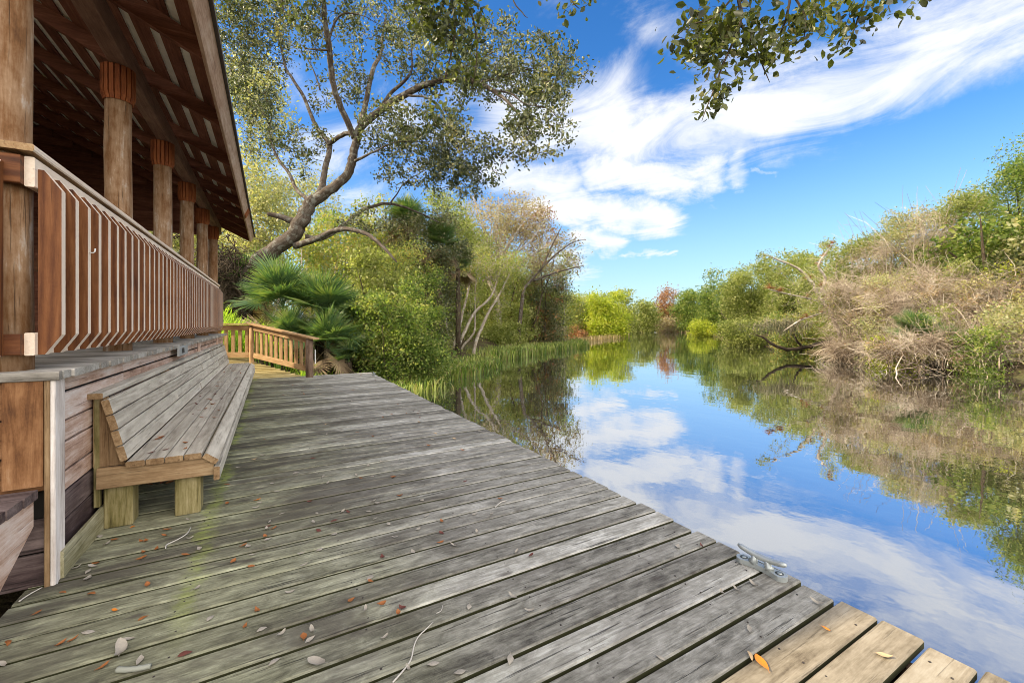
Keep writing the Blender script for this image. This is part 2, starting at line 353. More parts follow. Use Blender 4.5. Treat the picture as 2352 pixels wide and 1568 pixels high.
def ground_z(X, Y):
    X = np.asarray(X, float); Y = np.asarray(Y, float); d = shore_dist(X, Y)
    n = .06 * np.sin(X * 1.7 + Y * .6) + .05 * np.sin(Y * 2.3 - X * .9) + .03 * np.sin(X * 5 + Y * 4)
    return np.where(d < 0, WATER - np.minimum(1.1, -d * .35), WATER + np.minimum(.85, d * .38) + n * np.clip(d * .6, 0, 1) + np.clip(d - 8, 0, 40) * .012 + 1.25 * np.exp(-((X + 3.2) ** 2 / 10 + (Y - 16.5) ** 2 / 9)) * np.clip(d * .4, 0, 1))
gx = np.unique(np.concatenate([np.linspace(-700, -20, 14), np.linspace(-20, 45, 110), np.linspace(45, 140, 50), np.linspace(140, 900, 14)]))
gy = np.unique(np.concatenate([np.linspace(-700, -20, 12), np.linspace(-20, 45, 105), np.linspace(45, 140, 50), np.linspace(140, 900, 14)]))
GX, GY = np.meshgrid(gx, gy); GZ = ground_z(GX, GY); nx, ny = len(gx), len(gy)
idx = np.arange(nx * ny).reshape(ny, nx)
tg = NT('bank_soil'); pp = tg.n('ShaderNodeTexCoord').outputs['Object']
gc = tg.ramp(tg.noise(pp, .9, 8, .65), [(.3, (.035, .026, .016)), (.5, (.075, .058, .032)), (.62, (.085, .085, .035)), (.75, (.13, .10, .06))])
gm = tg.done(tg.bsdf(gc, .95, tg.n('ShaderNodeBump', Strength=.8, Distance=.1, Height=tg.noise(pp, 7, 6, .7)).outputs[0], .1))
o = link('ground', np_mesh('ground', np.stack([GX, GY, GZ], -1).reshape(-1, 3), np.stack([idx[:-1, :-1], idx[:-1, 1:], idx[1:, 1:], idx[1:, :-1]], -1).reshape(-1, 4), smooth=True), gm)
tag(o, 'brown leaf strewn soil of the river banks', 'ground', kind='structure')
tw = NT('river_water'); pp = tw.n('ShaderNodeTexCoord').outputs['Object']
wv = tw.math('ADD', tw.noise(tw.vm('MULTIPLY', pp, (1., .55, 1)), .9, 3, .5), tw.math('MULTIPLY', tw.noise(pp, 5., 2, .5), .12))
bp = tw.n('ShaderNodeBump', Strength=.05, Distance=.12, Height=wv).outputs[0]
lw = tw.n('ShaderNodeLayerWeight', Blend=.5).outputs['Facing']
fac = tw.n('ShaderNodeMapRange', i0=lw, i1=.15, i2=.97, i3=.25, i4=.93).outputs[0]
sh = tw.n('ShaderNodeMixShader', i0=fac, i1=tw.n('ShaderNodeBsdfDiffuse', Color=(.05, .043, .03, 1)), i2=tw.n('ShaderNodeBsdfGlossy', Color=(.90, .93, .97, 1), Roughness=.012, Normal=bp))
o = link('water', np_mesh('water', [(-3, -60, WATER), (150, -60, WATER), (150, 150, WATER), (-3, 150, WATER)], [(0, 1, 2, 3)]), tw.done(sh))
tag(o, 'still dark river reflecting the sky and the banks', 'river', kind='structure')

# ------------------------------------------------------------------ the deck
DX = 2.23
deck = empty('wooden_deck', (0.7, 4, 0), 'weathered grey plank deck along the water beside the open pavilion', 'deck')
mb = MB(); pitch = .1492; y = .93 - pitch * 28; nails = []
while y < 11.1:
    dz = random.uniform(-.0025, .0025); tilt = random.uniform(-.002, .002); yc = y + pitch / 2
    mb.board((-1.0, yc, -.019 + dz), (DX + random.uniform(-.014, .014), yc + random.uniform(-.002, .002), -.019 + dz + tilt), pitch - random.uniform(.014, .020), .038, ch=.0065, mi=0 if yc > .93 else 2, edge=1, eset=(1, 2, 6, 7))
    for jx in (-.35, .35, 1.05, 1.72, 2.1):
        for q in (-.038, .04):
            if random.random() < .8: nails.append((jx + random.uniform(-.02, .02), yc + q + random.uniform(-.008, .008), dz))
    y += pitch
DECK_END = y
mb.build('planking', [M['deck'], M['gap'], M['sunlit_deck']], deck)
mn = MB()
for (a, b, dz) in nails:
    mn.tube([(a, b, -.002 + dz), (a, b, .0012 + dz)], .0042, 6)
tag(mn.build('nail_heads', M['nail'], deck), kind='stuff')
mb = MB()
for jx in (-.35, .35, 1.05, 1.72, 2.1): mb.board((jx, -3.2, -.13), (jx, DECK_END - .02, -.13), .045, .18)
mb.build('joists', M['fence_log'], deck)
for jy in (-2.4, .3, 3.0, 5.7, 8.4, 11.0):
    mb = MB(); mb.tube([(2.0, jy, -2.2), (2.0, jy, -.05)], .11, 12, wob=.02); mb.build('pile', M['fence_log'], deck)

# ------------------------------------------------------------------ the pavilion
pav = empty('pavilion', (-3.5, 7.3, 0), 'open timber pavilion with log columns, slatted railing and dark roof beside the deck', 'pavilion')
FZ = 1.02; Y0, Y1, XW, XR, XL = 2.87, 11.72, -.885, -.875, -7.2
mb = MB(); y = Y0
while y < Y1 - .05:                                         # floor boards, ends showing along the edge
    w = .142 if y > Y0 + .01 else .10
    mb.board((XL, y + w / 2, FZ - .019 + random.uniform(-.002, .002)), (XR + random.uniform(-.012, .008), y + w / 2, FZ - .019), w - .007, .038, ch=.003)
    y += w
mb.board((XL, Y0 - .022, FZ - .02), (XR - .004, Y0 - .022, FZ - .02), .038, .042)
mb.build('floor', M['floor'], pav)
mb = MB()                                                   # side wall: horizontal boards, pale above, rotting below
XS = -.94
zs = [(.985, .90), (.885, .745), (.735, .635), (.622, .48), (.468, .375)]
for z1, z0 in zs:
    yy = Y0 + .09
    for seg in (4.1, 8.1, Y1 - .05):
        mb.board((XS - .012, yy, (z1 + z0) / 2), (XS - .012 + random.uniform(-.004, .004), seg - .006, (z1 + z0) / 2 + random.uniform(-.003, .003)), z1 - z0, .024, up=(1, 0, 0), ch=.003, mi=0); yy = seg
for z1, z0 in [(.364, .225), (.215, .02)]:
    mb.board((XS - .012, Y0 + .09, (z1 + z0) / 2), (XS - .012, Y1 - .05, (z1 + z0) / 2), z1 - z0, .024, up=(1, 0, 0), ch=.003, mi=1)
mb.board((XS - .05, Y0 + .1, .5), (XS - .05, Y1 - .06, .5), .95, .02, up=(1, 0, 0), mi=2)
mb.build('wall', [M['siding'], M['dark_siding'], M['near_black']], pav)
mb = MB(); mb.board((-.895, Y0 + .03, .062), (-.90, Y1 - .06, .072), .138, .022, up=(1, 0, 0)); mb.build('kickboard', M['kick'], pav)
for yy in (7.75, 10.2):
    mb = MB(); mb.box((XS + .001, yy - .04, .3), (XS + .03, yy + .04, .978), 2); mb.build('batten', M['siding'], pav)
mb = MB()                                                   # corner post: brown towards the steps, bleached towards the water
mb.box((-.936, Y0 - .028, -.01), (-.917, Y0 + .0, .978), 2, mi=0)
mb.box((-.9155, Y0 - .026, -.01), (-.897, Y0 + .088, .978), 2, mi=1)
mb.build('corner_post', [M['bench_end'], M['post_white']], pav)
mb = MB(); mb.box((-1.072, Y0 - .032, .481), (-.938, Y0 - .008, .978), 2); mb.build('corner_board', M['panel'], pav)
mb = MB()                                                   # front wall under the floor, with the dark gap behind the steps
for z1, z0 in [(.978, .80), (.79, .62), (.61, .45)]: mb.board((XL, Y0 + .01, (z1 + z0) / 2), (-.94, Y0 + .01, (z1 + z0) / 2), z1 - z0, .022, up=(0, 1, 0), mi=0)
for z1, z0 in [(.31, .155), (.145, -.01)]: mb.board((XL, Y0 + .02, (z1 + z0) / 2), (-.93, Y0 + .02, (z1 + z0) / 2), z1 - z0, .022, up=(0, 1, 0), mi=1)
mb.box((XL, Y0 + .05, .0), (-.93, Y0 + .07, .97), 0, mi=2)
mb.build('front_wall', [M['panel'], M['dark_siding'], M['near_black']], pav)
st = MB()
for k, yy in enumerate((2.76, 2.63, 2.50)): st.board((-3.2, yy, .452), (-.948 - .004 * k, yy, .452), .125, .042)
step_o = st.build('step', M['dark_siding'], pav)
st = MB()                                                   # its slanting bleached side board
st.prism([(2.83, .43), (2.22, .43), (1.9, -.01), (2.25, -.01), (2.83, .30)], (-1.0, 0, 0), (0, 1, 0), (0, 0, 1), (1, 0, 0), .035, 'x')
st.build('step_stringer', M['siding'], pav)

COLY = [3.03, 4.80, 6.50, 8.20, 9.90, 11.58]; CX = -1.13; ZB = 3.42
for i, yy in enumerate(COLY):
    zt = [FZ + .0, FZ + .6, 2.2, 2.75, 3.1, ZB - .02]
    mb = MB(); mb.tube([(CX + random.uniform(-.004, .004), yy + random.uniform(-.004, .004), z) for z in zt], [.094, .092, .090, .089, .087, .086], 24, wob=.012)
    co = mb.build('column', M['log'], pav)
    mc = MB()                                               # carved, fluted capital of vertical staves with bevelled feet
    for k in range(18):
        a = 2 * math.pi * k / 18; ca, sa = math.cos(a), math.sin(a); w = .0285
        prof = [(.082, 3.135), (.096, 3.13), (.113, 3.19), (.113, ZB - .004), (.082, ZB - .004)]
        mc.prism(prof, (CX + sa * w / 2, yy - ca * w / 2, 0), (ca, sa, 0), (0, 0, 1), (-sa, ca, 0), w, 'y')
    mc.tube([(CX, yy, 3.16), (CX, yy, ZB - .006)], .099, 20)
    mc.build('capital', M['capital'], co)
mb = MB(); mb.board((-1.108, 2.5, ZB + .10), (-1.108, 12.48, ZB + .10), .126, .20, ch=.008, segs=6, wob=.0015); mb.build('beam', M['beam'], pav)
mb = MB(); mb.board((-6.6, 2.5, ZB + .10), (-6.6, 12.48, ZB + .10), .126, .20, ch=.008); mb.build('beam', M['beam'], pav)
for yy in COLY:
    mb = MB(); mb.tube([(-6.6, yy, FZ), (-6.6, yy, ZB)], .12, 16); mb.build('column', M['log'], pav)

# roof: rafters, spaced sheathing boards, pale roofing seen through the gaps
SL = .487; EX, EZ = -.468, 3.325                           # underside of the rafters at the eave
RXm = -3.85; RZm = EZ + (EX - RXm) * -SL * -1
YR0, YR1 = 2.5, 12.62
roof = MB(); 
def rz(x): return EZ + (EX - x) * SL if x > RXm else EZ + (EX - RXm) * SL - (RXm - x) * SL
ca, sa = 1 / math.hypot(1, SL), SL / math.hypot(1, SL)
RD = .15                                                    # rafter depth measured vertically
YRAF = [2.56, 3.2, 4.1, 5.4, 6.72, 7.95, 8.95, 9.95, 10.95, 11.75, 12.55]
xl = RXm - (EX - RXm)
def panel(mbx, xa, xb, za, zb, ya, yb, th, mi=0, g='z'):
    """a sheet following the roof slope between xa and xb"""
    mbx.prism([(xa, za), (xb, zb), (xb, zb + th), (xa, za + th)], (0, ya, 0), (1, 0, 0), (0, 0, 1), (0, 1, 0), yb - ya, g, mi)
for sgn in (1, -1):
    xa, xb = (EX, RXm) if sgn == 1 else (xl, RXm)
    panel(roof, xa + .05 * sgn, xb, rz(xa) + RD + .022 - .05 * SL, rz(xb) + RD + .022, YR0, YR1, .012, 0)
    panel(roof, xa + .125 * sgn, xb, rz(xa) + RD + .036 - .125 * SL, rz(xb) + RD + .035, YR0 - .03, YR1 + .05, .035, 1)
roof_o = roof.build('roof', [M['panelroof'], M['shingle']], pav)
for sgn in (1, -1):
    sh = MB(); x = .0; k = 0
    run = abs(EX - RXm)
    while x < run - .05:                                    # boards parallel to the eave
        w = .125 if k else .13
        x0, x1 = (EX - x, EX - x - w) if sgn == 1 else (xl + x, xl + x + w)
        panel(sh, x0, x1, rz(x0) + RD, rz(x1) + RD, YR0 + .01, YR1 - .01, .02); x += w + .072; k += 1
    sh.build('sheathing', M['rafter'], roof_o)
    for i, yy in enumerate(YRAF):
        rb = MB(); x0, x1 = (EX, RXm) if sgn == 1 else (xl, RXm)
        rb.prism([(x0, rz(x0)), (x1, rz(x1)), (x1, rz(x1) + RD - .001), (x0, rz(x0) + RD - .001)], (0, yy - .025, 0), (1, 0, 0), (0, 0, 1), (0, 1, 0), .05, 'x')
        rb.build('rafter', M['rafter'], roof_o)
fb = MB()
for a, b in ((YR0, 5.9), (5.905, 9.63), (9.635, YR1)):
    fb.board((EX + .017 * ca + .08 * sa, a, EZ - .017 * sa + .08 * ca), (EX + .017 * ca + .08 * sa, b, EZ - .017 * sa + .08 * ca), .16, .032, up=(ca, 0, -sa), ch=.004)
fb.build('fascia', M['fascia'], roof_o)
fq = (EX + .041 * ca + .078 * sa, EZ - .041 * sa + .078 * ca)
fb = MB(); fb.board((fq[0], 9.5, fq[1]), (fq[0], 9.8, fq[1]), .145, .016, up=(ca, 0, -sa)); fb.build('fascia_patch', M['capital'], roof_o)
# far gable: boards above beam level, header, dark room wall further in
gb = MB()
for k in range(14):
    z0 = 3.36 + k * .1395; xa = EX - max(0, (z0 - EZ)) / SL - .03
    if z0 > 5.0: break
    gb.board((-6.9 - 0 * k, 11.66, z0 + .07), (min(-1.17, xa), 11.66, z0 + .07), .14, .025, up=(0, 1, 0))
gb.board((-6.6, 11.62, 3.30), (-1.17, 11.62, 3.30), .16, .05, up=(0, 1, 0))
gb.board((-6.9, 11.70, 4.3), (-2.6, 11.70, 4.3), 1.7, .01, up=(0, 1, 0))
gb.build('gable', M['rafter'], pav)
gb = MB()
for k in range(18): gb.board((-6.9, 2.9, FZ + .07 + k * .145), (-6.9, 11.6, FZ + .07 + k * .145), .14, .03, up=(1, 0, 0))
gb.build('back_wall', M['rafter'], pav)
gb = MB()
for k in range(17): gb.board((-6.85, 11.67, FZ + .07 + k * .145), (-2.9, 11.67, FZ + .07 + k * .145), .1455, .03, up=(0, 1, 0))
gb.build('end_wall', M['rafter'], pav)

# railing
rl = MB()                                                   # cap rail
rl.board((-1.065, 2.885, 2.09), (-1.065, 11.42, 2.09), .17, .034, ch=.006, segs=10, wob=.0015, edge=1)
rl.board((-5.0, 2.90, 2.091), (-1.16, 2.90, 2.091), .15, .033, ch=.006)
rail = rl.build('railing', [M['cap'], M['pale']], pav)
sr = MB()
for a, b in ((2.93, 7.2), (7.205, 11.36)):
    sr.board((-1.013, a, 1.984), (-1.013, b, 1.984), .145, .036, up=(1, 0, 0), mi=0)
sr.board((-1.013, 2.93, 1.15), (-1.013, 11.36, 1.15), .11, .036, up=(1, 0, 0), mi=0)
sr.board((-1.20, 2.93, 1.60), (-1.20, 11.36, 1.60), .08, .04, up=(1, 0, 0), mi=1)
sr.board((-5, 2.912, 1.984), (-1.0315, 2.912, 1.984), .135, .036, up=(0, 1, 0), mi=1)
sr.board((-5, 2.912, 1.15), (-1.0315, 2.912, 1.15), .10, .036, up=(0, 1, 0), mi=1)
sr.build('rail_board', [M['pale'], M['cedar']], rail)
def baluster_mb(d=.083, th=.036):
    m = MB(); z0, z1 = 1.097, 2.008
    prof = [(0, z0), (.024, z0), (d, z0 + .097), (d, z1 - .092), (.021, z1), (0, z1)]
    return prof
prof = baluster_mb()
base_meshes = []
for v in range(8):
    m = MB(); m.prism(prof, (0, 0, 0), (1, 0, 0), (0, 0, 1), (0, -1, 0), .046, 'y', [0, 1, 1, 1, 1, 0, 0, 0]); me = m.mesh('baluster')
    for mt in (M['cedar'], M['pale']): me.materials.append(mt)
    base_meshes.append(me)
def put_baluster(name, x, y, rz_, parent):
    o = bpy.data.objects.new(name, random.choice(base_meshes)); COL.objects.link(o); o.parent = parent
    w = wloc(parent); o.location = Vector((x, y, 0)) - w; o.rotation_euler = (0, 0, rz_); return o
y = 3.008
while y < 11.33: put_baluster('baluster', -.9945, y, 0, rail); y += .1755
x = -1.085
for k in range(10): put_baluster('baluster', x - .175 * k, 2.893, rad(-90), rail)
hk = MB(); hk.tube([(-.911, 3.335, 1.66), (-.895, 3.335, 1.66), (-.888, 3.335, 1.668), (-.886, 3.335, 1.685)], .0035, 8); hk.build('hook', M['white'], rail)

# ------------------------------------------------------------------ bench
BY0, BY1 = 3.40, 10.72
bench = empty('bench', (-.6, 7, 0), 'long weathered grey slatted bench against the pavilion base', 'bench')
def slats(segs, cx, cz, w, t, up, mbx, mi=0):
    for a, b in segs: mbx.board((cx, a, cz), (cx, b, cz), w, t, up=up, ch=.005, mi=mi, segs=4, wob=.0012, cap=1)
js = lambda *c: [(a, b) for a, b in zip((BY0,) + c, tuple(x - .004 for x in c) + (BY1,))]
m = MB(); n_out = (.97, 0, .24)
for k, cc in enumerate([(5.9, 8.3), (7.1,), (5.2, 9.0), (6.6, 8.9)]):
    q = (k + .5) / 4; cx = -.862 + .088 * q; cz = .797 - .385 * q
    slats(js(*cc), cx, cz, .091, .037, n_out, m)
m.build('backrest', [M['bench'], M['bench_end']], bench)
m = MB(); slats(js(6.15, 8.6), -.914, .817, .088, .034, (0, 0, 1), m); m.build('back_cap', [M['bench'], M['bench_end']], bench)
m = MB()
for k, cc in enumerate([(6.4,), (7.4,), (5.7, 9.1), (8.0,)]): slats(js(*cc), -.722 + .0945 * k, .389, .090, .036, (0, 0, 1), m)
slats(js(6.9,), -.344, .362, .090, .036, (.62, 0, .78), m)
m.build('seat', [M['bench'], M['bench_end']], bench)
m = MB(); slats(js(7.0,), -.311, .259, .088, .034, (1, 0, 0), m); m.build('apron', [M['bench'], M['bench_end']], bench)
SUPP = [BY0 + .07, 5.25, 7.05, 8.85, BY1 - .1]
for yy in SUPP:
    m = MB(); m.board((-.905, yy - .03, .317), (-.33, yy - .03, .308), .125, .036, up=(0, 1, 0)); br = m.build('seat_bearer', M['bench_end'], bench)
    m = MB(); m.prism([(-.93, .38), (-.93, .80), (-.868, .80), (-.785, .38)], (0, yy + .03, 0), (1, 0, 0), (0, 0, 1), (0, -1, 0), .038, 'y'); m.build('back_support', M['bench_end'], bench)
    for x0 in (-.885, -.542):
        m = MB(); m.box((x0, yy - .005, 0), (x0 + .137, yy + .132, .255), 2, ch=.006); m.build('leg', M['leg'], bench)
    m = MB(); m.box((-.928, yy - .01, .139), (-.90, yy + .028, .79), 2, ch=.003); m.build('back_post', M['leg'], bench)

# plaque on the wall above the bench
pl = empty('plaque', (-.872, 6.0, .945), 'small grey plaque with dark lettering on the pavilion edge above the bench', 'plaque')
m = MB(); m.board((-.868, 5.76, .945), (-.868, 6.28, .945), .105, .02, up=(1, 0, 0), ch=.008); m.build('plate', M['plaque'], pl)
def text(body, loc, rot, size, mat, parent, name='lettering'):
    cu = bpy.data.curves.new(name, 'FONT'); cu.body = body; cu.size = size; cu.align_x = 'CENTER'; cu.align_y = 'CENTER'; cu.extrude = .0015
    o = bpy.data.objects.new(name, cu); COL.objects.link(o); o.parent = parent; o.location = Vector(loc) - wloc(parent); o.rotation_euler = rot
    dg = bpy.context.evaluated_depsgraph_get(); me = bpy.data.meshes.new_from_object(o.evaluated_get(dg)); r = bpy.data.objects.new(name, me)
    COL.objects.link(r); r.parent = parent; r.location = o.location; r.rotation_euler = o.rotation_euler; bpy.data.objects.remove(o); bpy.data.curves.remove(cu)
    me.materials.clear(); me.materials.append(mat); r.name = name; return r
text('FLIA', (-.856, 5.97, .945), (rad(90), 0, rad(90)), .085, M['near_black'], pl)

# ------------------------------------------------------------------ ramp and fence at the far end
rp = MB(); L0 = np.array((-.9, 10.98)); 
for k in range(14):
    yy = DECK_END + .01 + k * .128; z = .005 + (yy - DECK_END) * .23
    xr = .80 - (yy - 11.0) * .80 if yy < 12.4 else -.42
    rp.board((-1.6, yy, z), (xr, yy, z), .122, .036, ch=.003)
tag(rp.build('ramp', M['ramp'], org=(-.5, 11.5, 0)), 'sunlit plank ramp rising from the far end of the deck behind the fence', 'ramp')
fence = empty('deck_fence', (.1, 11.6, 0), 'low sunlit timber fence of vertical boards at the far end of the deck', 'fence')
F2 = np.array((.79, 10.96, 0.)); F1 = np.array((-.41, 12.30, .30)); F0 = np.array((-1.25, 12.78, .30)); up = np.array((0, 0, 1.))
ff = nrm(F1 - F2); fn = nrm((-ff[1], ff[0], 0)) * -1
m = MB(); m.tube([F2 - up * .9, F2 + up * .3, F2 + up * .90], [.083, .08, .078], 18, wob=.03); m.build('post', M['fence_log'], fence)
m = MB(); m.tube([F1 - up * 1.0, F1 + up * .91], .055, 14, wob=.02); m.build('post', M['fence'], fence)
m = MB(); m.board(F0 - up * 1, F0 + up * .9, .09, .09, (1, 0, 0)); m.build('post', M['fence'], fence)
m = MB(); m.board(F2 - ff * .2 + up * .925, F1 + ff * .05 + up * .935, .19, .036); m.board(F1 + up * .934, F0 + up * .934, .16, .035); m.build('top_rail', M['fence'], fence)
m = MB()
for (A, B) in ((F2, F1), (F1, F0)):
    m.board(A + up * .845 + (B - A) * .03, B + up * .845 - (B - A) * .04, .12, .036, up=nrm(np.cross(B - A, up)))
    m.board(A + up * .175 + (B - A) * .03, B + up * .175 - (B - A) * .04, .125, .036, up=nrm(np.cross(B - A, up)))
m.build('rail', M['fence'], fence)
toward = np.array((-.6, -.8, 0))
for (A, B, n) in ((F2, F1, 11), (F1, F0, 5)):
    nn = nrm(np.cross(B - A, up)); nn = nn if np.dot(nn, -np.array((A[0], A[1], 0))) > 0 else -nn
    for k in range(n):
        q = (k + .8) / (n + .6); p = A + (B - A) * q - nn * .037
        m = MB(); m.board(p + up * .15, p + up * .87, .084, .034, up=nn); m.build('baluster', M['fence'], fence)
m = MB(); m.board((.93, 11.2, .28), (.93, 11.2, .62), .035, .02, (1, 0, 0)); tag(m.build('marker_stake', M['white'], org=(.93, 11.2, 0)), 'thin white stake standing behind the dark end post of the fence', 'stake')

# ------------------------------------------------------------------ cleats
def cleat(loc, rz_, label):
    e = empty('dock_cleat', (0, 0, 0), label, 'cleat', 'mooring cleats on the deck edge')
    m = MB(); L, W_ = .122, .035                            # rounded base plate
    ring = []
    for k in range(32):
        a = 2 * math.pi * k / 32; s = L - W_ if math.cos(a) > 0 else -(L - W_)
        bulge = 1.0
        ring.append((W_ * math.cos(a) + s, W_ * math.sin(a)))
    mid = [(-.05, .022), (-.02, .017), (.02, .017), (.05, .022)]
    ring2 = ring[:9] + [(x, y) for x, y in mid[::-1]] + ring[9:24] + [(x, -y) for x, y in mid] + ring[24:]
    m.prism(ring2, (0, 0, 0), (1, 0, 0), (0, 1, 0), (0, 0, 1), .024, 'x', 0)
    m.build('base', M['metal'], e)
    for sx in (-1, 1):
        m = MB(); m.tube([(sx * .040, 0, .022), (sx * .034, 0, .034), (sx * .03, 0, .060)], [.024, .0165, .015], 14); m.build('stem', M['metal'], e)
    m = MB(); ps = []; rr = []
    for k in range(17):
        q = -1 + 2 * k / 16; ps.append((q * .118, 0, .062 + .016 * abs(q) ** 2.)); rr.append(.0155 * (1 - .2 * abs(q)) * (.55 if abs(q) == 1 else 1))
    m.tube(ps, rr, 14); m.build('horn', M['metal'], e)
    for sx in (-1, 1):
        m = MB(); m.tube([(sx * (L - W_), 0, .0235), (sx * (L - W_), 0, .0248)], .019, 20); b = m.build('bolt_hole', M['metal_dark'], e)
        m = MB(); m.tube([(sx * (L - W_), 0, .0248), (sx * (L - W_), 0, .0262)], .011, 12); m.build('bolt', M['metal'], b)
    e.location = loc; e.rotation_euler = (0, 0, rz_); return e
cleat((2.163, 1.235, .001), rad(93), 'grey metal mooring cleat with two bolts on the near deck edge')
cleat((2.15, 10.42, .001), rad(90), 'tiny pale mooring cleat at the far corner of the deck')

# ------------------------------------------------------------------ plants
def rnd_unit(n, r=RNG):
    v = r.normal(size=(n, 3)); return v / np.linalg.norm(v, axis=1)[:, None]
def leaf_quads(cent, size, asp=.5, r=RNG, droop=0., up=.25, sz=.35):
    """folded leaves: 6 points, two quads meeting on the midrib; one island per leaf"""
    n = len(cent); ax = rnd_unit(n, r); ax[:, 2] -= droop; ax /= np.linalg.norm(ax, axis=1)[:, None]
    nn = rnd_unit(n, r); nn[:, 2] += up; nn -= ax * (nn * ax).sum(1)[:, None]; nn /= np.linalg.norm(nn, axis=1)[:, None]
    sd = np.cross(ax, nn); L = (size * (1 + sz * r.uniform(-1, 1, n)))[:, None]; w = L * asp * .5
    b = cent; t = cent + ax * L; f = nn * w * .35
    V = np.stack([b, b + ax * L * .38 + sd * w + f, b + ax * L * .75 + sd * w * .8 + f, t, b + ax * L * .75 - sd * w * .8 + f, b + ax * L * .38 - sd * w + f], 1).reshape(-1, 3)
    k = np.arange(n)[:, None] * 6
    return V, np.concatenate([k + np.array([0, 1, 2, 3]), k + np.array([0, 3, 4, 5])])
def leaf_diamonds(cent, size, asp=.55, r=RNG, up=.25, sz=.6):
    n = len(cent); ax = rnd_unit(n, r); nn = rnd_unit(n, r); nn[:, 2] += up
    nn -= ax * (nn * ax).sum(1)[:, None]; nn /= np.linalg.norm(nn, axis=1)[:, None]; sd = np.cross(ax, nn)
    L = (size * (1 + sz * r.uniform(-1, 1, n)))[:, None]; w = L * asp * .5
    V = np.stack([cent, cent + ax * L * .5 + sd * w, cent + ax * L, cent + ax * L * .5 - sd * w], 1).reshape(-1, 3)
    return V, np.arange(4 * n).reshape(-1, 4)
def twig_tubes(A, Bm, Cc, r0, r1, r=RNG):
    """thin three-sided bent twigs from A over Bm to Cc"""
    n = len(A); rings = []
    for k, (p, q) in enumerate(((A, 0), (Bm, .5), (Cc, 1))):
        d = nrm_rows(Cc - A); e1 = nrm_rows(np.cross(d, np.array((.31, .2, .93)))); e2 = np.cross(d, e1); rr = (r0 * (1 - q) + r1 * q)[:, None]
        for a in range(3): rings.append(p + (e1 * math.cos(a * 2.0944) + e2 * math.sin(a * 2.0944)) * rr)
    V = np.stack(rings, 1).reshape(-1, 3); b = np.arange(n)[:, None] * 9; F = []
    for s in range(2):
        for a in range(3): F.append(b + np.array([s * 3 + a, s * 3 + (a + 1) % 3, s * 3 + 3 + (a + 1) % 3, s * 3 + 3 + a]))
    return V, np.concatenate(F)
def nrm_rows(v): return v / (np.linalg.norm(v, axis=1)[:, None] + 1e-9)
def smooth_path(pts, rr, sub=4):
    pts = np.asarray(pts, float); rr = np.asarray(rr, float); n = len(pts); op = []; orr = []
    for i in range(n - 1):
        p0, p1, p2, p3 = pts[max(i - 1, 0)], pts[i], pts[i + 1], pts[min(i + 2, n - 1)]
        for k in range(sub):
            t = k / sub
            op.append(.5 * ((2 * p1) + (-p0 + p2) * t + (2 * p0 - 5 * p1 + 4 * p2 - p3) * t * t + (-p0 + 3 * p1 - 3 * p2 + p3) * t ** 3)); orr.append(rr[i] * (1 - t) + rr[i + 1] * t)
    op.append(pts[-1]); orr.append(rr[-1]); return np.array(op), np.array(orr)
def blob_points(blobs, r=RNG):
    out = []
    for (c, rad3, n) in blobs:
        d = rnd_unit(n, r) * (r.uniform(.15, 1, n) ** .45)[:, None]; out.append(np.asarray(c) + d * np.asarray(rad3))
    return np.concatenate(out)
def cam_blob(u, v, ru, rv, d, n, rd=None, dd=0.):
    k = d / 970; c = P(u, v, d + dd); return (c, (ru * k * .95, (rd if rd else (ru * .6 + rv * .4) * k), rv * k), n)

def make_tree(name, label, cat, base, limbs, sprays, leafm, barkm, leaf=.08, per=20, spread=.32, asp=.5, group=None, twr=.012, diamonds=False, leaf_frac=1., kink=.12, seed=1, sides=10, up=.55, extra=None):
    """limbs: list of (points, radii) already in world space; sprays: twig ends. trunk + crown > twigs"""
    r = np.random.default_rng(seed); e = empty(name, tuple(base), label, cat, group); org = np.array(base)
    mb = MB(); nodes = []
    for pts, rr in limbs:
        p, q = smooth_path(pts, rr); 
        if len(p) > 3: p[1:-1] += r.normal(size=(len(p) - 2, 3)) * (np.minimum(q[1:-1], .2) * .12)[:, None]
        mb.tube(list(p), list(q), sides if q[0] > .05 else 6, wob=.06); nodes.append(p)
    if limbs: mb.build('trunk', barkm, e)
    nodes = np.concatenate(nodes) if nodes else np.array([org])
    n = len(sprays); d0 = np.full(n, 1e9); 
    for i in range(0, n, 400): d0[i:i + 400] = np.linalg.norm(sprays[i:i + 400, None] - nodes[None], axis=2).min(1)
    order = np.argsort(d0); arr = np.zeros((len(nodes) + 3 * n, 3)); arr[:len(nodes)] = nodes; m = len(nodes); A = np.zeros((n, 3)); B = np.zeros((n, 3)); E_ = np.zeros((n, 3))
    for j, i in enumerate(order):
        s = sprays[i]; k = int(((arr[:m] - s) ** 2).sum(1).argmin()); a = arr[k]; L = np.linalg.norm(s - a)
        mid = (a + s) / 2 + r.normal(size=3) * L * kink + np.array((0, 0, .06 * L)); A[j], B[j], E_[j] = a, mid, s
        arr[m] = (a + mid) / 2; arr[m + 1] = mid; arr[m + 2] = s; m += 3
    LN = np.linalg.norm(E_ - A, axis=1); V, F = twig_tubes(A, B, E_, twr * (.5 + np.minimum(LN, 2.5) * .6), np.full(n, twr * .3), r)
    link('twig_sprays', np_mesh('twig_sprays', V, F, org, smooth=True), barkm, e)
    if per:
        keep = r.uniform(size=n) < leaf_frac; cen = np.repeat(sprays[keep], per, 0); cen = cen + r.normal(size=cen.shape) * np.array((spread, spread, spread * .75)) * .6
        V, F = leaf_diamonds(cen, leaf, asp, r, up) if diamonds else leaf_quads(cen, leaf, asp, r, 0, up)
        link('crown', np_mesh('crown', V, F, org), leafm, e)
    return e

